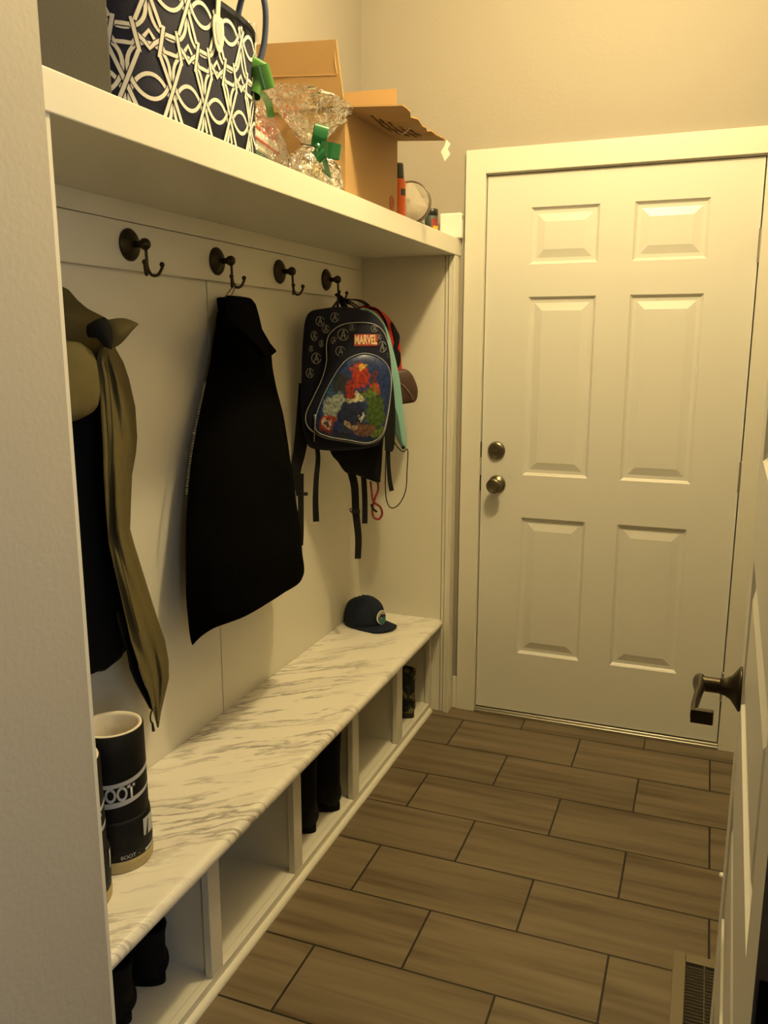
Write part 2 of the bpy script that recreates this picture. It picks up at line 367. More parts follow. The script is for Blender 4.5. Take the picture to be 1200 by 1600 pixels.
def cloth_loft(rows, xback=None, rho=.5, xc=None, n=48, sub=3, fold=.05, freq=7, seed=0, hem=None, flat=.6, crink=0):
    """rows: (Lpx, Lpy, Rpx, Rpy) silhouettes; hangs against a wall plane x = xback or round a middle plane x = xc"""
    rr = []
    for a, b in zip(rows, rows[1:]):
        for j in range(sub): t = j/sub; rr.append(tuple(p+(q-p)*t for p, q in zip(a, b)))
    rr.append(rows[-1]); rings = []; K = len(rr)
    for i, (lx, ly, rx, ry) in enumerate(rr):
        mu, mv = (lx+rx)/2, (ly+ry)/2
        ax = .05
        for _ in range(4):
            x = xc if xc is not None else xback + ax*(.55+.45*flat)
            P = at(mu, mv, x=x); dz = depth(P); wd = math.hypot(rx-lx, 0)/2/F*dz
            d = V((P.x-CAM.x, P.y-CAM.y, 0)).normalized(); s = V((-d.y, d.x, 0))*-1
            ay = wd/max(1e-4, math.hypot(rho*s.x, s.y)); ax = rho*ay
        zz = (ly-ry)/2/F*dz
        ring = []
        for k in range(n):
            th = 2*pi*k/n
            f = 1 + fold*sin(freq*th + seed + 2.2*noise.noise(V((i*.16, seed, th)))) * min(1, i/(K*.25)) + crink*noise.noise(V((cos(th)*3, sin(th)*3, i*.45+seed)))
            oy, ox = ay*cos(th)*f, ax*sin(th)*f
            if ox < 0 and xc is None: ox *= flat
            tt = max(-1, min(1, (ox*s.x + oy*s.y)/max(wd, 1e-5)))
            z = P.z + tt*zz
            if hem:
                px = lx + (rx-lx)*(tt+1)/2; z -= (interp(hem, px)[0])/F*dz * (i/(K-1))**6
            ring.append(V((P.x+ox, P.y+oy, z)))
        rings.append(ring)
    return rings
# ------------------------------------------------------------------ room shell
XN, XU, XF, XR, YL, YE, CH = -.485, -.49, -.10, 1.0, -2.114, -.06, 3.0   # niche back, upper wall, wall front, right wall, near wall end, end panel, ceiling
bm = BM(); box(bm, -.62, 1.12, -2.80, .10, -.05, 0); struct('floor', bm, 'floor')
bm = BM(); box(bm, -.62, 1.12, -2.66, .12, CH, CH+.05); struct('ceiling', bm, 'ceil')
bm = BM()                                              # door wall with its opening
box(bm, -.62, -.022, 0, .12, 0, CH); box(bm, .936, 1.12, 0, .12, 0, CH); box(bm, -.022, .936, 0, .12, 2.074, CH)
struct('wall_back', bm, 'wall')
bm = BM()
box(bm, -.62, XU, YL, 0, 0, CH)
struct('wall_left', bm, 'wall')
bm = BM(); box(bm, -.62, -.09, -2.54, YL, 0, CH); struct('wall_near', bm, 'wall_daylit')
bm = BM(); box(bm, XR, 1.12, -2.54, 0, 0, CH); struct('wall_right', bm, 'wall')
bm = BM(); box(bm, -.62, .09, -2.66, -2.54, 0, CH); box(bm, .884, 1.12, -2.66, -2.54, 0, CH); box(bm, .09, .884, -2.66, -2.54, 2.06, CH)
struct('wall_front', bm, 'wall')
# painted panels lining the niche, with a vertical joint
bm = BM()
box(bm, XU, XN, -2.09, -1.112, 0, 1.78); box(bm, XU, XN, -1.107, YE, 0, 1.78)
struct('wall_niche', bm, 'panel', bevel=.0008)
# trim: end panel, its front board and the return beside the door casing
bm = BM()
box(bm, XU, -.138, YE, 0, 0, 1.78); box(bm, -.1350, -.1235, YE-.003, 0, 0, 1.78); box(bm, -.1205, -.105, YE-.010, 0, 0, 1.78); box(bm, -.105, -.098, YE-.012, -.012, 0, 1.78)
struct('trim_1', bm, 'panel', bevel=.0012)
bm = BM()
box(bm, XN, -.10, YL, -2.094, 0, 1.78)
struct('trim_2', bm, 'trim', bevel=.0012)
# door casing and jamb
bm = BM()
box(bm, -.078, -.004, -.018, 0, 0, 2.142); box(bm, .918, .992, -.018, 0, 0, 2.142); box(bm, -.004, .918, -.018, 0, 2.060, 2.142)
box(bm, -.022, -.004, 0, .12, 0, 2.074); box(bm, .918, .936, 0, .12, 0, 2.074); box(bm, -.004, .918, 0, .12, 2.056, 2.074)
struct('trim_3', bm, 'trim', bevel=.002)
bm = BM()
box(bm, -.098, -.078, -.014, 0, 0, .135)
struct('baseboard_back', bm, 'trim', bevel=.003)
bm = BM(); box(bm, XR-.015, XR, -2.5, -.02, 0, .13); struct('baseboard_right', bm, 'trim', bevel=.004)
bm = BM(); box(bm, -.004, .918, -.020, .06, 0, .012); box(bm, -.004, .918, -.008, .06, .012, .018)
struct('trim_4', bm, 'alu', bevel=.002)

# ------------------------------------------------------------------ six panel door
def panel_door(xs, zs, panels, put, steps):
    """front skin of a moulded door; put(x, z, depth) gives the 3-D point"""
    bm = BM(); cx = sorted({xs[0], xs[1], *[p[0] for p in panels], *[p[1] for p in panels]}); cz = sorted({zs[0], zs[1], *[p[2] for p in panels], *[p[3] for p in panels]})
    cache = {}
    def v(x, z, d):
        k = (round(x, 5), round(z, 5), round(d, 5))
        if k not in cache: cache[k] = bm.verts.new(put(x, z, d))
        return cache[k]
    for a, b in zip(cx, cx[1:]):
        for c, d in zip(cz, cz[1:]):
            if any(p[0]-1e-6 <= a and b <= p[1]+1e-6 and p[2]-1e-6 <= c and d <= p[3]+1e-6 for p in panels): continue
            bm.faces.new((v(a, c, 0), v(b, c, 0), v(b, d, 0), v(a, d, 0)))
    for p in panels:
        prev = [(p[0], p[2]), (p[1], p[2]), (p[1], p[3]), (p[0], p[3])]; pd = 0
        for ins, dep in steps:
            cur = [(p[0]+ins, p[2]+ins), (p[1]-ins, p[2]+ins), (p[1]-ins, p[3]-ins), (p[0]+ins, p[3]-ins)]
            for i in range(4):
                j = (i+1) % 4
                bm.faces.new((v(*prev[i], pd), v(*prev[j], pd), v(*cur[j], dep), v(*cur[i], dep)))
            prev, pd = cur, dep
        bm.faces.new([v(*q, pd) for q in prev])
    # sides and back
    T = .040; x0, x1 = xs; z0, z1 = zs
    edge = [(x, z0) for x in cx] + [(x1, z) for z in cz[1:]] + [(x, z1) for x in cx[::-1][1:]] + [(x0, z) for z in cz[::-1][1:-1]]
    for i in range(len(edge)):
        a, b = edge[i], edge[(i+1) % len(edge)]
        bm.faces.new((v(*a, 0), v(*b, 0), v(*b, T), v(*a, T)))
    bm.faces.new([v(*q, T) for q in edge])
    return bm
PX = [(.160, .400), (.516, .757)]; PZ = [(.266, .813), (.976, 1.630), (1.743, 1.938)]
bm = panel_door((0, .914), (.022, 2.053), [(a, b, c, d) for a, b in PX for c, d in PZ], lambda x, z, d: V((x, .001+d, z)), [(.004, .006), (.010, .011), (.022, .011), (.050, .003)])
d1 = struct('door_1', bm, 'door')
bm = BM()
lathe(bm, [(.033, 0), (.034, .004), (.031, .010), (.026, .013), (.016, .015)], (.058, 0, 1.066), (0, -1, 0)); box(bm, .048, .068, -.024, -.013, 1.063, 1.069)
obj('deadbolt', bm, 'pewter', d1, smooth=False, bevel=.001)
bm = BM(); lathe(bm, [(.033, 0), (.034, .004), (.030, .009), (.014, .012), (.011, .022), (.013, .030), (.024, .036), (.0285, .046), (.0285, .058), (.024, .063), (.011, .064)], (.063, 0, .937), (0, -1, 0))
obj('door_knob', bm, 'pewter', d1, smooth=True)
for z in (1.066, .937):
    bm = BM(); box(bm, -.0105, -.0005, -.0015, .02, z-.03, z+.03); obj('latch_plate', bm, 'bronze', d1)
for z in (1.777, 1.012, .245):
    bm = BM(); lathe(bm, [(.0065, -.052), (.0065, .052)], (.917, -.010, z), (0, 0, 1), 14)
    for q in (-.054, .052): lathe(bm, [(.005, 0), (.0072, .001), (.005, .003)], (.917, -.010, z+q), (0, 0, 1), 14)
    for q in (-.018, .018): lathe(bm, [(.0069, -.001), (.0069, .001)], (.917, -.010, z+q), (0, 0, 1), 14)
    box(bm, .9135, .918, -.006, .012, z-.05, z+.05)
    obj('hinge', bm, 'steel', d1)

# ------------------------------------------------------------------ near door, standing open along the right wall
DE = V((.0227, 1, 0)).normalized(); DN = V((1, -.0227, 0)).normalized(); DO = V((.872, -1.76, 0))
def dput(s, z, d): return DO - DE*s + DN*d + V((0, 0, z))
DP = [(.105, .655, b, b+.215) for b in (.245, .60, .95, 1.305, 1.66)]
bm = panel_door((0, .762), (.012, 2.04), DP, dput, [(.004, .004), (.012, .009), (.018, .009), (.045, .001)])
d2 = struct('door_2', bm, 'door')
LO = dput(.062, .957, 0)
bm = BM(); lathe(bm, [(.0335, 0), (.0335, .003), (.026, .008), (.018, .014), (.0135, .022), (.012, .030)], LO, -DN, 32)
obj('lever_rose', bm, 'bronze', d2, smooth=True)
bm = BM()
lathe(bm, [(.0115, .024), (.0115, .055), (.0105, .062)], LO, -DN, 20)
A = LO - DN*.058
secs = [(A + DE*.012, .010, .012), (A, .0105, .0125), (A - DE*.03 + V((0, 0, -.002)), .006, .011), (A - DE*.075 + V((0, 0, -.006)) - DN*.004, .005, .0105), (A - DE*.105 + V((0, 0, -.008)) - DN*.004, .005, .010)]
rings = [[c - DN*(a*cos(t)) + V((0, 0, 1))*(b*sin(t)) for t in [2*pi*(k+.5)/12 for k in range(12)]] for c, a, b in secs]
loft(bm, rings)
E0 = A - DE*.100 + V((0, 0, -.008)) - DN*.004
obox(bm, E0 - DE*.006 - DN*.004 - V((0, 0, .011)), DN*.030, DE*.010, V((0, 0, .020)))
obj('lever', bm, 'bronze', d2, bevel=.0015)
bm = BM(); 
obox(bm, dput(.7615, .925, .003), DN*.034, -DE*.0025, V((0, 0, .089)))
obj('hinge', bm, 'bronze', d2)
bm = BM(); obox(bm, dput(-.0015, .93, .008), DN*.025, DE*.002, V((0, 0, .056))); obj('latch_plate', bm, 'bronze', d2)

# ------------------------------------------------------------------ bench, shelf, hook rail
Y0, Y1 = -2.094, YE
t = thing('cubby_bench', 'white built-in shoe bench with five open cubbies under the marble top', 'bench', (-.33, -1.08, 0))
ST = [(-2.094, -2.052), (-1.690, -1.643), (-1.275, -1.228), (-.868, -.819), (-.463, -.407), (-.088, YE-.001)]
bm = BM()
for a, b in ST: box(bm, -.190, -.172, a, b, .034, .352)
box(bm, -.190, -.172, Y0, Y1-.001, .0, .034)
obj('face_frame', bm, 'trim', t, bevel=.0015)
bm = BM(); box(bm, XN+.001, -.190, Y0, Y1-.001, .012, .034); obj('floor_panel', bm, 'trim', t)
bm = BM(); box(bm, XN+.001, XN+.008, Y0, Y1-.001, .034, .352); obj('back_panel', bm, 'panel', t)
for i, (a, b) in enumerate(ST):
    c = (a+b)/2; bm = BM()
    lo, hi = (a, a+.018) if i == 0 else (b-.018, b) if i == 5 else (c-.010, c+.010)
    box(bm, XN+.008, -.190, lo, hi, .034, .352); obj('divider', bm, 'panel', t)
bm = BM()
pr = [(-.172, 0)] + [(-.172+.014*cos(a), .014*sin(a)) for a in [pi/2*k/6 for k in range(7)]]
prism(bm, [V((x, Y0, z)) for x, z in pr], V((0, Y1-.022-Y0, 0))); obj('shoe_moulding', bm, 'trim', t)

bm = BM(); TZ, TB = .388, .352
pr = [(XN+.001, TB), (-.146, TB)] + [(-.146+.018*cos(a), .370+.018*sin(a)) for a in [-pi/2+pi*k/10 for k in range(11)]] + [(XN+.001, TZ)]
# inner corner of the nose rounded towards the end panel
prism(bm, [V((x, Y0, z)) for x, z in pr], V((0, Y1-.001-Y0, 0)))
tag(obj('countertop', bm, 'marble', bevel=.0008), 'long white marble bench top with grey veins and rounded front edge', 'bench top')

SZ, SB, SX = 1.839, 1.7795, -.095
t = thing('wall_shelf', 'thick white painted shelf running above the coat hooks', 'shelf', (-.29, -1.05, SB))
bm = BM(); box(bm, XU+.001, SX, YL+.001, -.001, SB, SZ); obj('board', bm, 'trim', t, bevel=.0025)
bm = BM(); box(bm, XN, XN+.018, -2.093, YE-.001, SB-.044, SB); obj('cleat', bm, 'panel', t, bevel=.001)
bm = BM(); box(bm, XN, XN+.017, -2.093, YE-.001, 1.628, 1.734)
tag(obj('hook_rail', bm, 'panel', bevel=.0015), 'white horizontal board carrying the row of dark coat hooks', 'hook rail')

# ------------------------------------------------------------------ coat hooks
def make_hook(label):
    t = thing('coat_hook', label, 'hook', (0, 0, 0), 0, 'bronze coat hooks on the white rail')
    bm = BM(); lathe(bm, [(.036, 0), (.0365, .003), (.034, .006), (.030, .009), (.028, .010), (.022, .0135), (.012, .016), (.009, .018)], (0, 0, 0), (1, 0, 0)); obj('back_plate', bm, 'bronze', t, smooth=True)
    bm = BM(); lathe(bm, [(.008, .014), (.0075, .030), (.009, .034)], (0, 0, 0), (1, 0, 0), 20); ball(bm, (.044, 0, 0), .0135); obj('post', bm, 'bronze', t, smooth=True)
    for s in (-1, 1):
        bm = BM(); d = V((.5, .87*s, 0))
        b = V((.046, 0, -.012))
        tube(bm, [b, b+V((.001, 0, -.03)), b+V((.002, 0, -.045))+d*.002, b+V((0, 0, -.056))+d*.012, b+V((0, 0, -.054))+d*.026, b+V((0, 0, -.040))+d*.036, b+V((0, 0, -.034))+d*.037], .0036, 10, 5)
        ball(bm, b+V((0, 0, -.031))+d*.037, .0062); obj('prong', bm, 'bronze', t, smooth=True)
    return t
HK = [(-1.452, 1.684, 'dark bronze coat hook with nothing hanging, beside the olive jacket'), (-1.083, 1.680, 'dark bronze coat hook holding the black fleece jacket by its chain'),
      (-.727, 1.680, 'empty dark bronze coat hook between the black jacket and the backpacks'), (-.386, 1.679, 'dark bronze coat hook loaded with the children\'s backpacks')]
hooks = []
for i, (y, z, lab) in enumerate(HK):
    h = make_hook(lab) if i == 0 else dup(hooks[0], (0, 0, 0), 0, lab)
    h.location = (XN+.017, y, z); hooks.append(h)

# ------------------------------------------------------------------ floor register, door stop
t = thing('floor_register', 'taupe metal floor register set in the tiles by the open door', 'floor vent', (.882, -1.35, 0))
bm = BM()
vx0, vx1, vy0, vy1 = .811, .953, -1.545, -1.172
for a, b, c, d in ((vx0, .840, vy0, vy1), (.924, vx1, vy0, vy1), (.840, .924, vy0, vy0+.029), (.840, .924, vy1-.029, vy1)): box(bm, a, b, c, d, 0, .0045)
obj('rim', bm, 'register', t, bevel=.002)
bm = BM(); box(bm, .840, .924, vy0+.029, vy1-.029, 0, .0006); obj('shade_sheet', bm, 'black', t)  # flat black sheet painted as the shaded hollow under the louvres
bm = BM(); k = vy0+.034
while k < vy1-.036:
    obox(bm, V((.840, k, .0008)), V((.084, 0, 0)), V((0, .0008, .0034)), V((0, .0012, -.0002))); k += .0105
box(bm, .881, .883, vy0+.029, vy1-.029, .0007, .0026)
obj('louvre_grille', bm, 'register', t)
t = thing('door_stop', 'small spring door stop with a white rubber tip above the floor', 'door stop', (.985, -.93, .078))
bm = BM(); pts = [V((.985-.058*i/110, -.93+.006*cos(i*.75), .078+.006*sin(i*.75))) for i in range(110)]; tube(bm, pts, .0011, 6); obj('spring', bm, 'steel', t, smooth=True)
bm = BM(); lathe(bm, [(.0075, 0), (.0085, .002), (.0085, .012), (.006, .0155)], (.927, -.93, .078), (-1, 0, 0), 20); obj('rubber_tip', bm, 'whiteplastic', t, smooth=True)

# ------------------------------------------------------------------ black fleece jacket
t = thing('fleece_jacket', 'black fleece jacket hanging by a chain loop from the second bronze hook', 'jacket', (-.38, -1.1, 1.58))
rows = [(352, 462, 392, 464), (345, 470, 400, 474), (337, 490, 405, 493), (334, 515, 411, 518), (331, 535, 420, 540), (329, 548, 424, 553), (325, 570, 426, 574), (318, 605, 433, 610), (308, 650, 445, 655), (299, 700, 455, 702),
        (293, 750, 461, 752), (290, 800, 466, 800), (289, 850, 474, 850), (290, 900, 478, 870), (294, 960, 481, 896), (299, 990, 481, 909), (301, 993, 480, 912)]
bm = BM(); rings = cloth_loft(rows, XN+.004, rho=.42, n=56, fold=.035, freq=5, seed=3, hem=[(298, -26), (305, -28), (318, -46), (337, -50), (360, -44), (383, -34), (420, -22), (455, -2), (472, 6), (480, 2)], flat=.55)
loft(bm, rings); jk = obj('shell', bm, 'blackfleece', t, smooth=True, sub=1)
# stand-up collar, folded open to the right
def sheet(name, outline, x, m, parent, thick, toward=None):
    bm = BM(); P = [at(u, v, x=x if not isinstance(x, (list, tuple)) else x[i]) for i, (u, v) in enumerate(outline)]
    prism(bm, P, V((-thick, thick*.3, 0))); return obj(name, bm, m, parent, bevel=min(thick*.3, .006))
sheet('collar', [(350, 464), (386, 464), (400, 486), (410, 512), (424, 536), (434.5, 549), (427, 555), (420, 561), (404, 545), (380, 520), (355, 500)], -.315, 'blackfleece', t, .03)
# zipper edge
bm = BM(); zp = [(318, 598), (311, 630), (303, 668), (297, 705), (292, 740), (289, 775)]
for a, b in zip(zp, zp[1:]):
    for j in range(9):
        q = (a[0]+(b[0]-a[0])*j/9, a[1]+(b[1]-a[1])*j/9); P = at(q[0]+2, q[1], x=-.40)
        box(bm, P.x-.002, P.x+.002, P.y-.0022, P.y+.0022, P.z-.0016, P.z+.0016)
obj('zipper', bm, 'zip', t)
bm = BM(); hp = hooks[1].location + V((.052, 0, -.070))
a, b = at(346, 470, x=-.40), at(361, 462, x=-.40)
tube(bm, [a, a.lerp(hp, .5)+V((0, -.003, 0)), hp+V((0, -.004, .004)), hp+V((0, .004, .004)), b.lerp(hp, .5)+V((0, .003, 0)), b], .0016, 8, 6); obj('hanging_chain', bm, 'pewter', t, smooth=True)

# ------------------------------------------------------------------ olive jacket at the near end
t = thing('canvas_jacket', 'olive green canvas jacket with dark lining hanging beside the near wall end', 'jacket', (-.36, -1.85, 1.5))
rows = [(62, 470, 112, 470), (52, 520, 140, 520), (48, 580, 155, 580), (48, 660, 160, 660), (52, 760, 168, 760), (60, 860, 178, 860), (80, 950, 195, 950), (100, 1010, 203, 1005), (120, 1046, 201, 1026)]
bm = BM(); loft(bm, cloth_loft(rows, XN+.004, rho=.5, n=48, fold=.05, freq=6, seed=5, hem=[(120, 0), (150, 0), (165, 6), (174, 4), (200, 0)], flat=.5)); part(obj('lining', bm, 'lining', t, smooth=True, sub=1), 'dark lining seen through the open front')
bm = BM(); loft(bm, cloth_loft([(110, 1000, 204, 990), (118, 1020, 204, 1006), (122, 1047, 201, 1025)], XN+.002, rho=.52, n=48, fold=.09, freq=9, seed=7, hem=[(120, 0), (150, -2), (165, 7), (174, 4), (200, 0)], flat=.5)); obj('hem_band', bm, 'darkolive', t, smooth=True, sub=1)
# open front flap, a curved sheet with thickness
FL = [(532, 162, 176), (545, 155, 181), (566, 151, 193), (593, 155, 202), (636, 157, 211.5), (683, 160, 214.5), (708, 161, 212.5), (742, 162, 206.5), (790, 165, 204.5), (827, 168, 203.5), (851, 170, 210), (899, 181, 225), (925, 187, 233), (960, 195, 244), (1001, 204, 258), (1032, 214, 263.5), (1060, 224, 264), (1090, 234, 257), (1112, 239, 252), (1137, 245.5, 248)]
rings = []
FL2 = []
for a, b in zip(FL, FL[1:]):
    for j in range(3): FL2.append(tuple(p+(q-p)*j/3 for p, q in zip(a, b)))
FL2.append(FL[-1])
def flap_pt(v, L, R, s, i, off=0):
    bend = .055*sin(pi*min(1, s*1.0))*(.6+.4*sin(i*.09)) ; rip = (.014*sin(s*9+i*.13) + .010*sin(s*16-i*.23) + .012*noise.noise(V((s*5, i*.13, 2))))*sin(pi*s)
    x0 = -.300 - .13*s + bend + rip
    return at(L+(R-L)*s, v, x=x0-off)
bm = BM(); K = 22
gr = [[[bm.verts.new(flap_pt(v, L, R, s/K, i, o)) for s in range(K+1)] for i, (v, L, R) in enumerate(FL2)] for o in (0, .008)]
for k in range(2):
    for i in range(len(FL2)-1):
        for s in range(K): bm.faces.new((gr[k][i][s], gr[k][i][s+1], gr[k][i+1][s+1], gr[k][i+1][s]))
n_ = len(FL2)
for i in range(n_-1):
    for s in (0, K): bm.faces.new((gr[0][i][s], gr[0][i+1][s], gr[1][i+1][s], gr[1][i][s]))
for s in range(K):
    for i in (0, n_-1): bm.faces.new((gr[0][i][s], gr[0][i][s+1], gr[1][i][s+1], gr[1][i][s]))
fl = obj('front_flap', bm, 'olive', t, smooth=True)
# placket seam lines
bm = BM()
for fr in (.16, .30):
    pts = [flap_pt(v, L, R, fr, i)+V((.0012, -.0008, 0)) for i, (v, L, R) in enumerate(FL2) if 560 < v < 1000]; tube(bm, pts, .0013, 6)
obj('placket_seam', bm, 'darkolive', fl)
bm = BM()
pts = [(186, 960), (196, 1000), (203, 1020), (208, 1048), (216, 1068), (227, 1088), (239, 1110)]
rings = []
for i, (u, v) in enumerate(pts):
    w_ = [2, 7, 9, 9, 8, 6, 2][i]; P, Q = at(u-1, v, x=-.315), at(u+w_, v-3, x=-.335); rings.append([P, Q, Q+V((-.012, .006, 0)), P+V((-.012, .006, 0))])
loft(bm, rings); obj('inner_facing', bm, 'lining', t)
bm = BM(); P = at(240, 1106, x=-.325)
ball(bm, P, .004); tube(bm, [P, at(236, 1114, x=-.325), at(235, 1124, x=-.322), at(238, 1131, x=-.32)], .0017, 8, 5); tube(bm, [at(238, 1129, x=-.32), at(240, 1142, x=-.32)], [.002, .0038], 8); tube(bm, [at(241, 1107, x=-.325), at(244, 1124, x=-.322), at(247, 1131, x=-.322)], .0018, 8, 4)
obj('zipper_pull', bm, 'bronze', t, smooth=True)
# yoke and collar at the top
rows = [(70, 440, 104, 449), (64, 462, 120, 468), (60, 480, 136, 481), (58, 492, 156, 491), (60, 505, 172, 500), (62, 520, 168, 518), (66, 540, 158, 540), (70, 560, 152, 558), (74, 575, 150, 574)]
bm = BM(); loft(bm, cloth_loft(rows, XN+.003, rho=.62, n=48, fold=.03, freq=5, seed=2, flat=.5)); obj('yoke', bm, 'olive', t, smooth=True, sub=1)
bm = BM(); loft(bm, [[V(p)+V((.012*cos(a), 0, 0))*0+V((cos(a)*rx, 0, sin(a)*rz)) for a in [2*pi*k/16 for k in range(16)]] for p, rx, rz in [(at(139, 517, x=-.275), .006, .012), (at(152, 514, x=-.262), .012, .017), (at(164, 519, x=-.27), .012, .028), (at(172, 528, x=-.29), .008, .022)]]); obj('neck_opening', bm, 'lining', t, smooth=True)
# turned out collar
rings = []
for (u, v, h, x) in [(154, 512, 7, -.30), (166, 520, 20, -.285), (176, 522, 24, -.275), (188, 518, 22, -.27), (198, 511, 15, -.268), (206, 507, 8, -.27), (210, 506, 2, -.272)]:
    c = at(u, v, x=x); hh = h/F*depth(c)
    rings.append([c + V((.010*cos(a) - .006*abs(sin(a)), .006*cos(a), hh*sin(a)*(.95 if sin(a) > 0 else 1))) for a in [2*pi*k/20 for k in range(20)]])
bm = BM(); loft(bm, rings); obj('collar', bm, 'olive', t, smooth=True, sub=1)
rows = [(84, 530, 122, 534), (72, 545, 140, 546), (66, 565, 150, 564), (64, 590, 155.5, 590), (64, 615, 158, 616), (66, 635, 155, 637), (72, 650, 146, 648), (88, 660, 120, 659)]
bm = BM(); loft(bm, cloth_loft(rows, xc=-.285, rho=.30, n=40, fold=.05, freq=4, seed=9)); obj('sleeve', bm, 'olive', t, smooth=True, sub=1)

# ------------------------------------------------------------------ rubber boots on the bench
def make_boot(label):
    """boot local frame: heel towards -y, toe towards +y, origin under the shaft centre"""
    t = thing('rubber_boot', label, 'boot', (0, 0, 0), 0, 'tall rubber boots on the marble bench')
    R = .0665; H = .300
    def ring(z, k, toe=0, n=56, r=R):
        out = []
        for i in range(n):
            a = 2*pi*i/n; x, y = r*k*cos(a), r*k*sin(a)
            if y > 0: y += toe*(y/(r*k))**1.3; x *= 1-.18*(toe > .02)*(y/(r*k+toe))
            out.append(V((x, y, z)))
        return out
    bm = BM()
    loft(bm, [ring(.026, 1.05, .13), ring(.05, 1.07, .125), ring(.075, 1.06, .10), ring(.095, 1.05, .06), ring(.108, 1.035, .03), ring(.114, 1.02, .014), ring(.1145, .98, .008)]); obj('foot', bm, 'rubber', t, smooth=True)
    bm = BM(); loft(bm, [ring(.108, .99, .01), ring(.13, 1.0), ring(.19, 1.0), ring(.24, .995), ring(H, .99), ring(H+.002, .96), ring(H, .92)], cap=False); obj('shaft', bm, 'rubber', t, smooth=True)
    bm = BM(); loft(bm, [ring(H-.001, .955), ring(H+.003, .94), ring(H+.003, .86), ring(H-.004, .82), ring(.16, .82), ring(.05, .75)], cap=False)
    bm.faces.new(bm.verts[-56:] if False else [v for v in bm.verts][-56:]); part(obj('fleece_lining', bm, 'cream', t, smooth=True), 'cream fleece lining')
    bm = BM(); loft(bm, [ring(0, 1.03, .128), ring(.004, 1.06, .132), ring(.020, 1.075, .134), ring(.027, 1.06, .13)]); part(obj('sole', bm, 'boottan', t, smooth=False), 'tan rubber sole')
    # printed bands and lettering wrapped round the shaft (0 deg = heel, +x side positive)
    pr = BM()
    def wp(u, z, r): a = u/r; return V((r*sin(a), -r*cos(a), z))
    def band(u0, u1, f0, f1, r, n=28):
        for i in range(n):
            ua, ub = u0+(u1-u0)*i/n, u0+(u1-u0)*(i+1)/n; ta, tb = i/n, (i+1)/n
            q = [wp(ua, f0(ta), r), wp(ub, f0(tb), r), wp(ub, f1(tb), r), wp(ua, f1(ta), r)]
            pr.faces.new([pr.verts.new(p) for p in q])
    rb = R*1.004
    band(-.045, .10, lambda t: .190+.020*t*t, lambda t: .199+.022*t*t, rb)
    part(obj('upper_band', pr, 'bootwhite', t), 'pale grey printed band'); pr = BM()
    band(-.045, .10, lambda t: .150+.018*t*t-.004*(1-t), lambda t: .1585+.016*t*t, rb)
    part(obj('lower_band', pr, 'bootwhite', t), 'pale grey printed band'); pr = BM()
    bt = text_mesh('BOOT', .040, 0, .0012)
    for v in bt.verts: v.co = wp(v.co.x*.70-.004, v.co.y*1.05+.1745, rb+.0002)
    me = bpy.data.meshes.new('x'); bt.to_mesh(me); bt.free(); pr.from_mesh(me); bpy.data.meshes.remove(me)
    part(obj('lettering', pr, 'bootwhite', t), 'pale grey lettering'); pr = BM()
    rf = R*1.075
    band(.050, .090, lambda t: .066-.004*t, lambda t: .104, rf, 6)
    part(obj('printed_patch', pr, 'bootwhite', t), 'pale grey printed patch'); pr = BM()
    bt = text_mesh('BOOT  -', .0115, 0)
    for v in bt.verts: v.co = wp(v.co.x+.016, v.co.y+.036, rf+.0002)
    bt.to_mesh(me := bpy.data.meshes.new('x')); bt.free(); pr.from_mesh(me); bpy.data.meshes.remove(me)
    part(obj('small_lettering', pr, 'bootwhite', t), 'small pale grey lettering'); pr = BM()
    band(.052, .085, lambda t: .030+.003*t, lambda t: .036+.003*t, rf, 6)
    part(obj('printed_dash', pr, 'bootwhite', t), 'pale grey printed dash')
    bm = BM(); 
    for q in range(6):
        pass
    rg = rf+.0006
    bm.faces.new([bm.verts.new(wp(u, z, rg)) for u, z in ((.056, .066), (.064, .066), (.068, .098), (.0655, .098), (.0625, .085))])
    obj('mark_cutout', bm, 'rubber', t)
    return t
b1 = make_boot('black rubber boot with cream lining standing nearest the back panel')
b1.location = (-.313, -1.806, TZ); b1.rotation_euler = (0, 0, radians(46))
b2 = dup(b1, (-.300, -1.957, TZ), radians(75), 'black rubber boot mostly hidden behind the near wall end')

# ------------------------------------------------------------------ cap
t = thing('baseball_cap', 'navy baseball cap with a round mountain patch on the bench end', 'cap', (-.392, -.225, TZ), radians(-16))
fd = V((cos(radians(-16)), sin(radians(-16)), 0)); sd = V((-fd.y, fd.x, 0)); O = V((-.395, -.225, TZ)); S = .88
bm = BM(); rings = []
for h, k, o in [(.002, 1.0, 0), (.03, 1.01, 0), (.058, .98, 0), (.085, .90, 0), (.105, .76, -.003), (.120, .54, -.006), (.128, .28, -.008), (.1300, .03, -.009)]:
    rings.append([O + fd*(S*(.096*k*cos(a)*(1.0 if cos(a) < 0 else .96)+o)) + sd*(S*.080*k*sin(a)) + V((0, 0, S*h*(1+.05*cos(a)*(h > .05)))) for a in [2*pi*i/40 for i in range(40)]])
loft(bm, rings); crown = obj('crown', bm, 'navycap', t, smooth=True)
bm = BM()
for a in [pi/6+k*pi/3 for k in range(6)]:
    tube(bm, [O + fd*(S*(.0965*k*cos(a)*(1.0 if cos(a) < 0 else .96)+o)) + sd*(S*.0805*k*sin(a)) + V((0, 0, S*h*(1+.05*cos(a)*(h > .05))+.0004)) for h, k, o in [(.004, 1.0, 0), (.03, 1.01, 0), (.058, .98, 0), (.085, .90, 0), (.105, .76, -.003), (.120, .54, -.006), (.128, .28, -.008)]], .0011, 6, 3)
obj('seam', bm, 'navycap', crown)
bm = BM(); ball(bm, O + fd*(S*-.009) + V((0, 0, S*.131)), .006, 1, 1, .6); obj('button', bm, 'navycap', t, smooth=True)
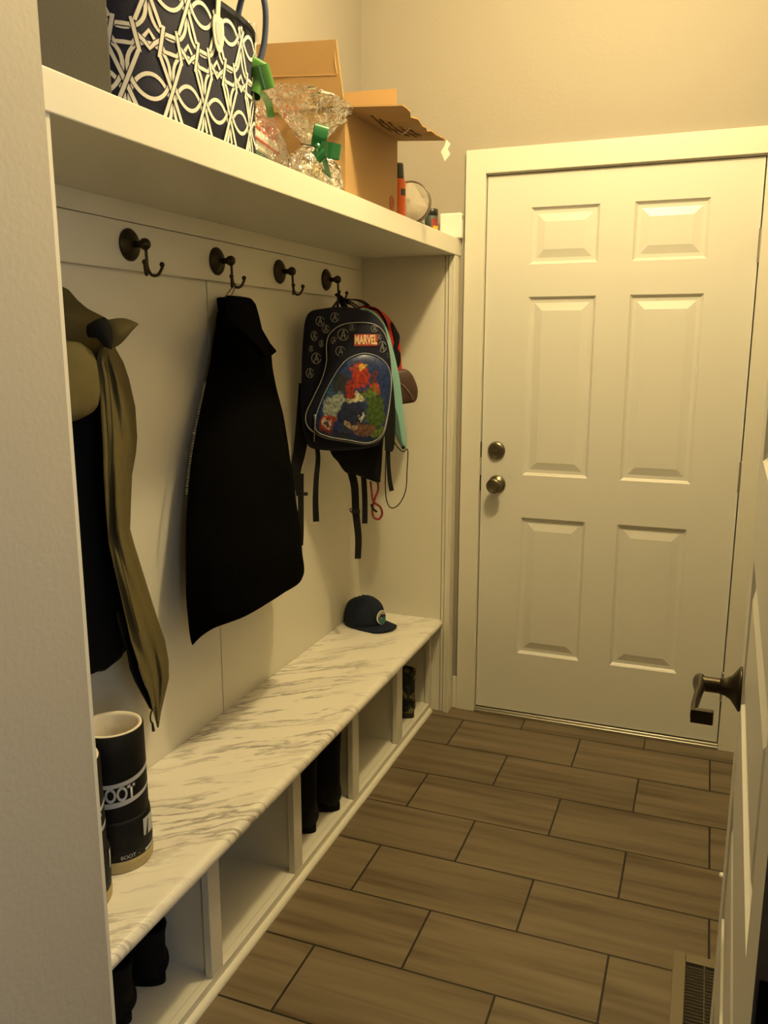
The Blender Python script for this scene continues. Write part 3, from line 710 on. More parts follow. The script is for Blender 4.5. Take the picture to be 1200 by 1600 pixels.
bm = BM(); top = []; bot = []
n = 30
outer = [(.060 + .098*math.sqrt(max(0, 1-(y/.080)**2))**.8*1.0 if abs(y) < .08 else .02, y) for y in [-.080+.16*i/n for i in range(n+1)]]
rows_ = []
for j in range(9):
    f = j/8; rows_.append([])
    for i in range(n+1):
        y = -.080+.16*i/n; xin = .090*math.sqrt(max(0, 1-(y/.082)**2)); xo = max(xin, outer[i][0]); x = xin+(xo-xin)*f
        z = .012 - .010*f*0 + .004*(1-(y/.08)**2) - .012*f*(.3+.7*(abs(y)/.08)**2)
        rows_[-1].append(O + fd*(S*x) + sd*(S*y) + V((0, 0, max(.0016, S*z))))
for dz in (0, -.0035):
    pass
vt = [[bm.verts.new(p+V((0, 0, .003))) for p in r] for r in rows_]; vb = [[bm.verts.new(p+V((0, 0, -.0005))) for p in r] for r in rows_]
for g in (vt, vb):
    for j in range(8):
        for i in range(n): bm.faces.new((g[j][i], g[j][i+1], g[j+1][i+1], g[j+1][i]))
for j in (0, 8):
    for i in range(n): bm.faces.new((vt[j][i], vt[j][i+1], vb[j][i+1], vb[j][i]))
for j in range(8):
    for i in (0, n): bm.faces.new((vt[j][i], vt[j+1][i], vb[j+1][i], vb[j][i]))
obj('brim', bm, 'navycap', t, smooth=True)
pc = O + fd*(S*.0935) + V((0, 0, S*.052)); pn = (fd + V((0, 0, .12))).normalized(); pu = (V((0, 0, 1)) - pn*pn.z).normalized(); ps = pu.cross(pn)
def patch_disc(r, off, m, name, par, cut=None):
    bm = BM(); pts = [(r*cos(a), r*sin(a)) for a in [2*pi*k/40 for k in range(40)]] if cut is None else cut
    def pp(x, y, o): return pc + ps*x + pu*y + pn*(o - 2.6*x*x*(1 if True else 0)*1.6)
    prism(bm, [pp(x, y, off) for x, y in pts], pn*.0012); return obj(name, bm, m, par)
pat = patch_disc(.0275, .0015, 'paper', 'patch', t); part(pat, 'round embroidered mountain patch')
patch_disc(.0245, .0024, 'patchgrey', 'patch_sky', pat)
patch_disc(0, .0034, 'patchdark', 'patch_ridge', pat, [(-.023, .001), (-.012, .008), (-.003, .0135), (.008, .009), (.016, .011), (.0225, .004), (.021, -.004), (-.021, -.004)])
patch_disc(0, .0042, 'patchteal', 'patch_water', pat, [(-.0225, -.005)] + [(-.021+.042*k/10, -.002+.003*sin(k*1.1)) for k in range(11)] + [(.0225, -.005)] + [(.0235*cos(a), .0235*sin(a)) for a in [-.3-(pi-.6)*k/14 for k in range(15)]])

# ------------------------------------------------------------------ shoes in the cubbies
def make_shoe(name, label, L, W, up_m, sole_m, group, hi=.075, shaft=0, cat='shoe', strap_m=None):
    """toe towards +x, origin under the middle"""
    t = thing(name, label, cat, (0, 0, 0), 0, group)
    def sec(x, w, z0, z1, lean=0):
        return [V((x+lean*(sin(a) > 0)*sin(a), w*cos(a)*(1 if sin(a) < 0 else (1-.25*sin(a))), (z0+z1)/2 + (z1-z0)/2*(abs(sin(a))**.75)*(1 if sin(a) > 0 else -1))) for a in [2*pi*k/28 for k in range(28)]]
    h = hi
    S_ = [(-.5, .28, .6), (-.47, .36, .92), (-.40, .42, 1.0), (-.25, .42, 1.02), (-.10, .42, .95), (.06, .45, .82), (.2, .49, .66), (.32, .49, .56), (.42, .42, .46), (.48, .28, .34), (.5, .12, .22)]
    bm = BM(); loft(bm, [sec(x*L, w*W, .016, max(.03, z*h)) for x, w, z in S_])
    obj('upper', bm, up_m, t, smooth=True, sub=1)
    bm = BM(); n = 48
    def so(k, z): return [V((L*(.51*cos(a)), W*(.40+.10*cos(a)*(1 if cos(a) > 0 else .3))*sin(a)*k, z)) for a in [2*pi*i/n for i in range(n)]]
    loft(bm, [so(.97, 0), so(1.02, .004), so(1.04, .016), so(1.0, .022)]); obj('sole', bm, sole_m, t)
    if shaft:
        bm = BM(); rg = []
        for z, r, x in [(h*.55, .47, -.24), (h*.95, .44, -.25), (h+shaft*.45, .42, -.27), (h+shaft*.9, .45, -.27), (h+shaft, .46, -.27), (h+shaft, .40, -.27), (h+shaft*.4, .36, -.26)]:
            rg.append([V((x*L + r*W*1.25*cos(a), r*W*sin(a), z)) for a in [2*pi*k/28 for k in range(28)]])
        loft(bm, rg); obj('shaft', bm, up_m, t, smooth=True)
    else:
        bm = BM(); lathe(bm, [(.30*W, 0), (.34*W, .004), (.30*W, .008), (.24*W, .004), (.22*W, -.01)], V((-.30*L, 0, h*.97)), (0, 0, 1), 24)
        for v in bm.verts: v.co.x = -.30*L + (v.co.x+.30*L)*1.5
        obj('collar', bm, up_m, t, smooth=True)
    bm = BM()
    for i in range(4):
        x = (-.02+.075*i)*L; z = h*(.93-.10*i) + .004
        if strap_m:
            if i % 2 == 0: strap(bm, [V((x, -.44*W, z-.030)), V((x, -.2*W, z-.002)), V((x, 0, z+.003)), V((x, .2*W, z-.002)), V((x, .44*W, z-.030))], (1, 0, 0), .020, .003)
        else: tube(bm, [V((x, -.22*W, z-.010)), V((x+.006, 0, z)), V((x, .22*W, z-.010))], .0022, 8, 4)
    obj('strap' if strap_m else 'laces', bm, strap_m or up_m, t, smooth=True)
    return t
FZ = .034
s1 = make_shoe('black_shoe', 'black high-top shoe standing furthest forward in the nearest cubby', .205, .095, 'blackshoe', 'blackshoe', 'black shoes in the nearest cubby', .095, .045)
s1.location = (-.372, -1.850, FZ); s1.rotation_euler = (0, 0, radians(174))
s2 = dup(s1, (-.372, -1.742, FZ), radians(183), 'black high-top shoe beside the divider in the nearest cubby')
s3 = make_shoe('black_boot', 'black ankle boot beside the divider in the middle cubby', .225, .105, 'blackshoe', 'blackshoe', 'black boots in the middle cubby', .105, .155, 'boot')
s3.location = (-.305, -.940, FZ); s3.rotation_euler = (0, 0, radians(184))
s4 = dup(s3, (-.322, -1.062, FZ), radians(176), 'black ankle boot half behind the nearer post of the middle cubby')
s5 = make_shoe('camouflage_shoe', 'small camouflage high-top shoe with straps in the furthest cubby', .20, .095, 'camo', 'blackplastic', None, .105, .085, 'shoe', 'camotan')
s5.location = (-.290, -.220, FZ); s5.rotation_euler = (0, 0, radians(176))

# ------------------------------------------------------------------ backpacks on the last hook
HP = hooks[3].location + V((.052, 0, -.066))           # where the straps hang
BN = V((.55, -.835, 0)).normalized(); BT = V((.835, .55, 0)).normalized()
BP = at(550, 600, x=-.285)
def pp(u, v, d=0): return on_plane(u, v, BP + BN*d, BN)
def smooth_loop(P, k=6):
    n = len(P); out = []
    for i in range(n):
        a, b, c, d = (V((*P[(i+j-1) % n], 0)) for j in range(4))
        for j in range(k):
            t = j/k; q = .5*((2*b)+(c-a)*t+(2*a-5*b+4*c-d)*t*t+(3*b-a-3*c+d)*t**3); out.append((q.x, q.y))
    return out
def puffy(bm, outline, d0, d1, bulge, cx, cy, uv=False, rim=.012):
    """closed rounded volume: outline (pixels on the bag plane), back at depth d0, front at d1 with a soft dome"""
    n = len(outline)
    def ring(k, d): return [pp(cx+(u-cx)*k, cy+(v-cy)*k, d) for u, v in outline]
    rs = [ring(.97, d0), ring(1.0, d0+(d1-d0)*.2), ring(1.0, d1-rim), ring(.985, d1-rim*.35), ring(.95, d1), ring(.80, d1+bulge*.45), ring(.60, d1+bulge*.75), ring(.35, d1+bulge*.95), ring(.12, d1+bulge), ring(.01, d1+bulge)]
    R_ = loft(bm, rs)
    if uv:
        ul = bm.loops.layers.uv.new('UVMap'); us = [u for u, v in outline]; vs = [v for u, v in outline]
        co = {}
        for f in bm.faces:
            for l in f.loops:
                d = l.vert.co - CAM; z = d.dot(fw); u = 600+F*d.dot(rt)/z; v = 800-F*d.dot(up)/z
                l[ul].uv = ((u-min(us))/(max(us)-min(us)), 1-(v-min(vs))/(max(vs)-min(vs)))
t = thing('backpack', 'navy children\'s backpack with grey emblems and a bright picture pocket', 'backpack', tuple(pp(545, 700, -.1)))
body = smooth_loop([(480, 492), (505, 482), (545, 480), (580, 490), (600, 510), (608, 545), (610, 600), (606, 650), (596, 690), (560, 702), (500, 703), (478, 690), (470, 640), (471, 590), (473, 535)])
bm = BM(); puffy(bm, body, -.085, -.012, .006, 540, 600, rim=.02); bk = obj('body', bm, 'packnavy', t, smooth=True)
fr = smooth_loop([(515, 522), (533, 508), (560, 504), (585, 507), (600, 520), (608, 545), (612, 580), (611, 610), (606, 650), (597, 682), (575, 694), (540, 690), (505, 683), (482, 668), (478, 648), (490, 620), (503, 592), (510, 565), (510, 540)])
bm = BM(); puffy(bm, fr, -.02, .014, .008, 553, 605); obj('front_compartment', bm, 'packnavy', t, smooth=True)
bm = BM(); P = [pp(u, v, .012) for u, v in fr]; tube(bm, P+[P[0], P[1]], .0017, 8); obj('piping', bm, 'piping', t, smooth=True)
pk = smooth_loop([(530, 575), (545, 560), (568, 552), (590, 557), (605, 570), (611, 590), (610, 620), (604, 655), (596, 680), (576, 692), (545, 688), (512, 682), (494, 672), (494, 650), (504, 622), (516, 598)])
bm = BM(); puffy(bm, pk, .006, .028, .010, 556, 625, uv=True); part(obj('picture_pocket', bm, 'art', t, smooth=True), 'pocket with a blurred red, green and blue picture')
bm = BM(); P = [pp(u, v, .026) for u, v in pk]; tube(bm, P+[P[0], P[1]], .0013, 8); obj('pocket_piping', bm, 'piping', t, smooth=True)
# word mark on the compartment
def put_text(s, cu_, cv_, size, d, m, name, sx=1, fat=.001, sy=1):
    bt = text_mesh(s, size, .0005, fat); c = pp(cu_, cv_, d)
    for v in bt.verts: v.co = c + BT*(v.co.x*sx) + V((0, 0, 1))*v.co.y*sy + BN*v.co.z
    return obj(name, bt, m, t)
bm = BM(); c = pp(571.5, 531.5, .0195); obox(bm, c - BT*.0385 - V((0, 0, .0185)), BT*.077, V((0, 0, .037)), BN*.0016); part(obj('logo_block', bm, 'redprint', t, bevel=.001), 'red printed block')
part(put_text('MARVEL', 571.5, 531.5, .040, .0222, 'creamprint', 'logo_lettering', .50, .0013, 1.0), 'cream block capitals')
# ringed letter emblems
for (u, v, r, d, sq) in [(536, 523, 8.5, .0175, 1), (532, 549, 7.5, .0175, 1), (597, 542, 8, .0150, .8), (522, 532, 5, .015, 1), (585, 514, 5, .0155, 1), (567, 548, 5, .0175, 1), (550, 512, 4.5, .0145, 1), (592, 527, 4, .0165, 1), (603, 556, 5, .0125, .7),
                      (500, 502, 7, -.006, .9), (491, 525, 7, -.008, .7), (509, 514, 6, -.003, .9), (494, 560, 8, -.006, .9), (523, 496, 7, -.003, .9), (486, 545, 4.5, -.010, .7), (502, 537, 5, -.003, .7), (484, 583, 7, -.010, .8)]:
    bm = BM(); c = pp(u, v, d+.0012); rr = r/F*depth(c)
    tube(bm, [c + BT*(rr*sq*cos(a)) + V((0, 0, rr*sin(a))) for a in [.35+2*pi*k/26*.93 for k in range(27)]], rr*.10, 6)
    for q in ([(-.55, -.95), (.10, .80)], [(.10, .80), (.42, -.72)], [(-.20, -.18), (.55, -.18)]):
        tube(bm, [c + BT*(rr*sq*x) + V((0, 0, rr*z)) for x, z in q], rr*.12, 6)
    obj('emblem', bm, 'printgrey', t)
for u0, v0 in ((478, 561), (475, 592)):
    bm = BM(); c = pp(u0, v0, -.028); obox(bm, c, BT*.011, V((0, 0, .009)), -BN*.0015); obj('reflective_tab', bm, 'bootwhite', t)
bm = BM(); c = pp(492, 648, .020); tube(bm, [c, c+V((.002, -.002, -.012)), c+V((.001, -.003, -.030))], [.0045, .003], 8, 4); tube(bm, [c+V((0, 0, -.030)), c+V((-.002, 0, -.042)), pp(491, 690, .012)], .0015, 6, 4); obj('zip_pull', bm, 'steel', t, smooth=True)
bm = BM(); a, b = pp(515, 488, -.05), pp(542, 484, -.05)
strap(bm, [a, a.lerp(HP, .55)+V((0, -.006, 0)), HP+V((.002, -.004, .003)), HP+V((.002, .006, .003)), b.lerp(HP, .55)+V((0, .006, 0)), b], BN, .020, .003); obj('top_loop', bm, 'webbing', t)
# shoulder straps and their webbing tails
def webtail(name, pts, d, width, par, m='webbing', wdir=None):
    bm = BM(); strap(bm, [pp(u, v, dd) for (u, v), dd in zip(pts, d if isinstance(d, list) else [d]*len(pts))], wdir or BT, width, .0022); return obj(name, bm, m, par)
webtail('shoulder_strap', [(480, 600), (474, 660), (468, 705), (463, 730), (463, 745), (468, 772)], -.055, [.055, .022], t)
webtail('strap_tail', [(470, 740), (470, 775), (470, 830), (469, 852)], -.060, .020, t)
webtail('strap_tail', [(494, 690), (497, 715), (494, 750), (493, 785), (494, 815)], -.03, [.014, .021], t)
webtail('shoulder_strap', [(602, 590), (608, 640), (609, 690), (607, 705)], -.05, [.050, .026], t)
webtail('strap_tail', [(607, 700), (607, 725), (609, 750), (612, 767)], -.055, [.012, .016], t)
bm = BM(); c = pp(471, 775, -.058); obox(bm, c-BT*.018, BT*.040, V((0, 0, .012)), -BN*.006); obj('buckle', bm, 'blackplastic', t, bevel=.002)

# black bag hanging behind the navy one
t = thing('black_backpack', 'black bag hanging below and behind the navy backpack, with long dangling straps', 'backpack', tuple(pp(570, 750, -.16)))
bb = smooth_loop([(500, 640), (560, 620), (600, 640), (598, 700), (595, 745), (592, 754), (575, 749), (556, 742), (540, 738), (528, 722), (515, 703)], 5)
bm = BM(); puffy(bm, bb, -.150, -.098, .004, 560, 690); obj('body', bm, 'packblack', t, smooth=True)
bm = BM(); a, b = pp(535, 640, -.125), pp(560, 635, -.125)
strap(bm, [a, pp(528, 520, -.12), HP+V((-.006, -.002, .002)), HP+V((-.006, .004, .002)), pp(550, 520, -.12), b], BN, .022, .003); obj('top_loop', bm, 'webbing', t)
webtail('strap_tail', [(548, 735), (554, 760), (556, 800), (560, 840), (559, 873)], -.115, [.028, .022], t)
webtail('strap_tail', [(568, 742), (570, 780), (570, 818)], -.120, .019, t)
bm = BM(); c = pp(556, 800, -.112); obox(bm, c-BT*.016-V((0, 0, .004)), BT*.030, V((0, 0, .013)), BN*.006); tube(bm, [c-BT*.010, c-BT*.020+V((0, 0, .003)), c-BT*.019+V((0, 0, .013)), c-BT*.013+V((0, 0, .012))], .002, 6, 4); obj('buckle', bm, 'blackplastic', t)
bm = BM(); tube(bm, [pp(579, 752, -.118), pp(581, 770, -.116), pp(584, 784, -.116), pp(594, 792, -.114), pp(597, 803, -.114), pp(592, 811, -.114), pp(584, 808, -.115), pp(582, 795, -.116), pp(586, 778, -.118), pp(591, 765, -.118), pp(590, 752, -.118)], .0040, 8, 5)
c1 = obj('red_cord', bm, 'redcord', t, smooth=True); part(c1, 'looped red cord')
bm = BM(); tube(bm, [pp(580, 788, -.112), pp(583, 795, -.112), pp(589, 800, -.110)], .0040, 8, 3); obj('cord_grip', bm, 'webbing', c1)

# mint bag
t = thing('mint_backpack', 'pale mint green bag hanging between the navy and red backpacks', 'backpack', tuple(pp(615, 700, -0.155)))
mo = smooth_loop([(560, 486), (575, 483), (590, 492), (604, 512), (614, 545), (624, 590), (630, 640), (634, 690), (632, 702), (622, 690), (612, 662), (600, 635), (575, 600), (560, 540)], 5)
bm = BM(); puffy(bm, mo, -0.205, -0.153, .006, 598, 590); obj('body', bm, 'mint', t, smooth=True)
mo2 = smooth_loop([(607, 610), (614, 628), (622, 650), (628, 690), (630, 700), (622, 689), (613, 662), (606, 640)], 4)
bm = BM(); puffy(bm, mo2, -0.156, -0.148, .001, 618, 655, rim=.003); part(obj('side_panel', bm, 'dkmint', t, smooth=True), 'darker grey green panel')
bm = BM(); tube(bm, [pp(560, 488, -0.170), pp(573, 486, -0.150), pp(588, 496, -0.147), pp(600, 512, -0.147)], .004, 8, 6); obj('seam', bm, 'dkmint', t, smooth=True)
bm = BM(); strap(bm, [pp(568, 490, -0.180), pp(546, 474, -0.155), HP+V((.004, .010, .0)), HP+V((.004, .014, 0)), pp(552, 474, -0.185), pp(574, 492, -0.190)], BN, .018, .003); obj('top_loop', bm, 'webbing', t)
bm = BM(); tube(bm, [pp(612, 682, -0.153), pp(620, 697, -0.151), pp(630, 706, -0.151), pp(637, 703, -0.151), pp(636, 735, -0.151), pp(634, 765, -0.151), pp(625, 786, -0.151), pp(613, 794, -0.151), pp(605, 785, -0.153), pp(602, 760, -0.155), pp(603, 715, -0.157), pp(604, 690, -0.157)], .0019, 8, 6); obj('drawcord', bm, 'webbing', t, smooth=True)
bm = BM(); lathe(bm, [(.0065, -.001), (.0065, .001), (.0035, .001), (.0035, -.001), (.0065, -.001)], pp(630, 699, -0.148), BN, 20); obj('eyelet', bm, 'blackplastic', t)

# red bag with leather base
t = thing('red_backpack', 'red and black backpack with a brown leather base, hanging nearest the corner', 'backpack', tuple(pp(630, 625, -0.240)))
ro = smooth_loop([(560, 482), (580, 478), (598, 487), (612, 502), (624, 530), (627, 560), (630, 590), (638, 612), (630, 628), (610, 632), (590, 610), (575, 560), (565, 520)], 5)
bm = BM(); puffy(bm, ro, -0.285, -0.220, .008, 600, 555); obj('body', bm, 'red', t, smooth=True)
lo = smooth_loop([(622, 578), (634, 577), (643, 584), (650, 598), (653, 612), (650, 626), (640, 630), (618, 631), (600, 620), (606, 590)], 5)
bm = BM(); puffy(bm, lo, -0.295, -0.215, .008, 628, 606); lb = obj('leather_base', bm, 'brownleather', t, smooth=True); part(lb, 'brown leather base')
bm = BM(); tube(bm, [pp(625, 598, -0.206), pp(634, 606, -0.202), pp(642, 617, -0.206), pp(646, 626, -0.216)], .0015, 6, 5); obj('seam', bm, 'camotan', lb)
bm = BM(); tube(bm, [pp(577, 481, -0.213), pp(590, 485, -0.208), pp(601, 500, -0.206), pp(606, 520, -0.206), pp(606, 545, -0.208)], .004, 8, 6); obj('zip_line', bm, 'packblack', t, smooth=True)
mb = smooth_loop([(612, 503), (620, 515), (625, 528), (621, 548), (626, 552), (625, 570), (619, 572), (614, 545), (617, 530)], 4)
bm = BM(); puffy(bm, mb, -0.250, -0.208, .002, 619, 540, rim=.006); part(obj('side_mesh', bm, 'packblack', t, smooth=True), 'black side panel')
bm = BM(); strap(bm, [pp(580, 482, -0.240), pp(560, 470, -0.200), HP+V((.012, .016, .0)), HP+V((.012, .020, 0)), pp(566, 470, -0.240), pp(586, 486, -0.250)], BN, .016, .003); obj('top_loop', bm, 'webbing', t)

# ------------------------------------------------------------------ things on the shelf
# charcoal storage box
t = thing('storage_bin', 'tall charcoal fabric storage bin at the near end of the shelf', 'storage bin', (-.27, -2.03, SZ))
bm = BM(); y1 = at(176, 100, x=-.135).y
box(bm, -.44, -.135, YL+.006, y1, SZ, SZ+.33); obj('body', bm, 'greybin', t, bevel=.010)
bm = BM(); strap(bm, [V((-.133, YL+.035, SZ+.22)), V((-.125, YL+.06, SZ+.205)), V((-.125, YL+.10, SZ+.205)), V((-.133, YL+.125, SZ+.22))], (0, 0, 1), .025, .003); obj('handle', bm, 'greybin', t)

# navy lattice tote
t = thing('tote_bag', 'navy tote bag with white interlaced lattice print standing on the shelf', 'tote bag', (-.26, -1.74, SZ))
ya, yb = at(179, 120, x=-.16).y, at(362, 120, x=-.22).y
TC = V((-.262, (ya+yb)/2-.004, SZ)); TA, TBx, TH = (yb-ya)/2, .150, .30
def se_(a, e=.62):
    c, q = cos(a), sin(a); return V((TBx*math.copysign(abs(c)**e, c), TA*math.copysign(abs(q)**e, q), 0))
TBL = [se_(2*pi*k/2000-pi) for k in range(2001)]; ARC = [0]
for p_, q_ in zip(TBL, TBL[1:]): ARC.append(ARC[-1]+(q_-p_).length)
import bisect
def tote_pt(u, z, off=0):
    """u = distance along the wall of the bag, 0 at the middle of the front"""
    s_ = (u + ARC[-1]/2) % ARC[-1]; k = min(max(bisect.bisect_left(ARC, s_), 1), 2000); f = (s_-ARC[k-1])/(ARC[k]-ARC[k-1]); n = TBL[k-1].lerp(TBL[k], f)
    n = n*(1+.04*z/TH)
    return TC + n*(1+off/n.length) + V((0, 0, z))
def tote_find(px, py):
    best = None
    for i in range(60):
        for j in range(60):
            u, z = .30*i/59, .10+.22*j/59; d = tote_pt(u, z)-CAM; q = d.dot(fw); e = (600+F*d.dot(rt)/q-px)**2+(800-F*d.dot(up)/q-py)**2
            if best is None or e < best[0]: best = (e, u, z)
    return best[1], best[2]
TH = tote_find(343, 14)[1]
PER = ARC[-1]
bm = BM(); N_ = 72
loft(bm, [[tote_pt(PER*k/N_, z) for k in range(N_)] for z in (.001, .05, .1, .15, .2, .25, TH)] + [[tote_pt(PER*k/N_, z, -.006) for k in range(N_)] for z in (TH, .15, .02)]); obj('body', bm, 'navytote', t, smooth=True)
def ribbon2d(bm, P, wd, lvl):
    prev = None
    for i, p in enumerate(P):
        a = P[max(i-1, 0)]; b = P[min(i+1, len(P)-1)]; dx, dy = b[0]-a[0], b[1]-a[1]; l = math.hypot(dx, dy) or 1
        n = (-dy/l*wd/2, dx/l*wd/2)
        q = [(p[0]+n[0], min(max(p[1]+n[1], .002), TH-.004)), (p[0]-n[0], min(max(p[1]-n[1], .002), TH-.004))]
        cur = [bm.verts.new(tote_pt(*x, lvl)) for x in q]
        if prev and .002 < p[1] < TH-.004: bm.faces.new((prev[0], prev[1], cur[1], cur[0]))
        prev = cur
PU, PV = .088, .150; fam = []
for iu in range(-4, 6):
    for iv in range(-1, 3):
        h = (iv % 2)*.5; cx, cy = (iu+h)*PU, iv*PV+.030
        for k_, dy in ((0, 0), (1, .047)):
            fam.append((k_, [(cx+.040*cos(a)*(1-.10*sin(a)*(1 if k_ == 0 else -1)), cy+dy+.043*sin(a)) for a in [2*pi*k/34 for k in range(35)]]))
        zy = cy + .098
        fam.append((2, [(cx-.046, zy-.014), (cx-.030, zy-.014), (cx-.022, zy-.002), (cx-.012, zy-.002), (cx, zy+.012), (cx+.012, zy-.002), (cx+.022, zy-.002), (cx+.030, zy-.014), (cx+.046, zy-.014)]))
        fam.append((3, [(cx-.046, zy+.014), (cx-.032, zy+.014), (cx-.022, zy+.002), (cx-.010, zy-.006), (cx, zy-.016), (cx+.010, zy-.006), (cx+.022, zy+.002), (cx+.032, zy+.014), (cx+.046, zy+.014)]))
        for q in (-.024, .024): fam.append((4, [(cx+q-.006*(1 if q > 0 else -1)+.012*(1 if q > 0 else -1)*j/8, zy-.026+.052*j/8) for j in range(9)]))
        fam.append((5, [(cx+.044-.024+.048*j/10, cy-.030+.105*j/10) for j in range(11)]))
        fam.append((4, [(cx+.044+.024-.048*j/10, cy-.030+.105*j/10) for j in range(11)]))
bm = BM(); bmn = BM()
for k, P in fam:
    ribbon2d(bmn, P, .0100, .0004+.0003*k); ribbon2d(bm, P, .0066, .00055+.0003*k)
obj('lattice_print', bm, 'whiteprint', t); obj('lattice_outline', bmn, 'navytote', t)
bm = BM(); tube(bm, [tote_pt(.204, TH-.05, .003), tote_pt(.205, TH-.035, .010), tote_pt(.207, TH+.02, .024), tote_pt(.212, TH+.09, .024), tote_pt(.245, TH+.15, .01), tote_pt(.285, TH+.09, .012), tote_pt(.29, TH-.01, .008)], .0065, 10, 8); obj('handle', bm, 'navyhandle', t, smooth=True)
tu, tz = tote_find(333, 54); c = tote_pt(tu, tz, .004); tx = (tote_pt(tu+.02, tz)-tote_pt(tu-.02, tz)).normalized()
tn = V((tx.y, -tx.x, 0))
bm = BM(); strap(bm, [c+V((0, 0, .024)), c+tn*.003+V((0, 0, .05)), c+tn*.004+V((0, 0, TH-tz+.03)), c-tn*.02+V((0, 0, TH-tz+.05))], tx, .013, .002); obj('tag_strap', bm, 'clearplastic', t)
P = [(0, .030), (.016, .030), (.0195, .012), (.017, -.010), (.008, -.026), (0, -.032), (-.010, -.024), (-.017, -.006), (-.018, .014), (-.012, .030)]
bm = BM(); prism(bm, [c + tx*x + V((0, 0, z)) for x, z in smooth_loop(P, 4)], tn*.002); tg = obj('name_tag', bm, 'clearplastic', t); part(tg, 'milky plastic tag')
bm = BM(); prism(bm, [c + tn*.0022 + tx*x*.55 + V((0, 0, z*.6+.002)) for x, z in smooth_loop(P, 4)], tn*.0006); obj('tag_insert', bm, 'bootwhite', tg)

# notebooks stacked inside the first cellophane wrap
Cn = at(381, 233, x=-.210); Cn.z = SZ+.0015
n1, n2 = V((-.18, .98, 0)).normalized(), V((-.98, -.18, 0)).normalized()
def notebook(label, z0, th, ln, wd, cov, sh=(0, 0), spiral=False, pages='paper'):
    O = V((Cn.x, Cn.y, z0)) + n1*sh[0] + n2*sh[1]
    t = thing('notebook', label, 'notebook', tuple(O), 0, 'notebooks in the cellophane wrap')
    bm = BM(); obox(bm, O+V((0, 0, th*.14)), n1*ln, n2*wd, V((0, 0, th*.72))); obj('pages', bm, pages, t)
    bm = BM(); obox(bm, O - n1*.002 - n2*.002 + V((0, 0, th*.86)), n1*(ln+.004), n2*(wd+.004), V((0, 0, th*.14))); obj('cover', bm, cov, t)
    bm = BM(); obox(bm, O - n1*.002 - n2*.002, n1*(ln+.004), n2*(wd+.004), V((0, 0, th*.14))); obj('back_cover', bm, cov, t)
    if spiral:
        bm = BM()
        for i in range(9):
            q = O - n1*.001 + n2*(.012+i*.011) + V((0, 0, th/2))
            tube(bm, [q + n1*(-.004*cos(a)) + V((0, 0, th*.62*sin(a))) for a in [2*pi*k/12 for k in range(13)]], .0009, 5)
        obj('spiral_binding', bm, 'steel', t)
notebook('thick green covered notebook at the bottom of the wrapped stack', SZ+.0015, .070, .205, .085, 'greencover', (.002, .012))
notebook('white spiral notebook in the middle of the wrapped stack', SZ+.0725, .016, .222, .095, 'paper', (0, .004), True)
notebook('red notebook with white pages on top of the wrapped stack', SZ+.0890, .028, .250, .10, 'redcover')

def shreds(name, label, C0, rx, ry, h, n, seed, base=0):
    rnd = random.Random(seed); bm = BM()
    for i in range(n):
        a = rnd.uniform(0, 2*pi); r = math.sqrt(rnd.random()); z = base + h*rnd.random()*(1-.5*r)
        p = C0 + V((rx*r*cos(a), ry*r*sin(a), z)); d = V((rnd.uniform(-1, 1), rnd.uniform(-1, 1), rnd.uniform(-.7, .9))).normalized(); L_ = rnd.uniform(.018, .035)
        pts = [p + d*(L_*(k/5-.5)) + V((0, 0, .003*(k % 2))) for k in range(6)]
        for q in pts: q.z = max(q.z, C0.z+.002)
        strap(bm, pts, V((rnd.uniform(-1, 1), rnd.uniform(-1, 1), .3)), .0035, .0005, smooth=1)
    return tag(obj(name, bm, 'shred'), label, 'paper filler', kind='stuff')
nb = V((Cn.x, Cn.y, SZ+.119)) + n1*.11 + n2*.05
shreds('shredded_paper', 'cream shredded paper heaped over the red notebook', nb, .045, .07, .035, 150, 1)

def bow(O, fdir, sdir, m, parent, S, loops, tails):
    bm = BM(); up_ = V((0, 0, 1))
    for ang, ln, wd, tilt in loops:
        d = (sdir*cos(ang) + up_*sin(ang)).normalized(); w_ = (fdir.cross(d) + fdir*tilt*20).normalized(); h_ = d.cross(w_).normalized()
        P = [O, O + d*ln*.45 + h_*wd*.30, O + d*ln*.9 + h_*wd*.26, O + d*ln*1.02, O + d*ln*.9 - h_*wd*.22, O + d*ln*.45 - h_*wd*.26, O + fdir*.001]
        strap(bm, P, w_, S, .0009, 10)
    for P, w2 in tails: strap(bm, P, sdir, w2, .0008, 6)
    ball(bm, O+fdir*.004, S*.32, .8, .8, 1, 12)
    return obj('ribbon_bow', bm, m, parent)
fdir = V((.55, -.83, 0)).normalized(); sdir = V((.83, .55, 0)).normalized()
# first cellophane gift wrap, behind the tote
t = thing('cellophane_bag', 'clear cellophane gift wrap with a bright green bow beside the lattice tote', 'gift bag', (-.24, -1.45, SZ))
xw = -.262
def bagloft(rows, xc, rho, seed, crink):
    bm = BM(); rr = cloth_loft(rows, xc=xc, rho=rho, n=64, sub=4, fold=.05, freq=11, seed=seed, crink=crink)
    for r in rr:
        for p in r: p.z = max(p.z, SZ+.0012); p.x = max(p.x, XU+.006)
    loft(bm, rr, cap=False); return bm
bm = bagloft([(352, 28, 402, 38), (350, 60, 400, 66), (358, 90, 398, 92), (366, 108, 394, 110), (372, 122, 392, 123), (362, 140, 404, 141), (350, 165, 422, 168), (345, 195, 440, 200), (342, 225, 452, 235), (345, 252, 448, 258), (350, 262, 440, 266)], xw, .6, 4, .16)
obj('wrap', bm, 'cello', t, smooth=True)
O = at(386, 128, x=-.135)
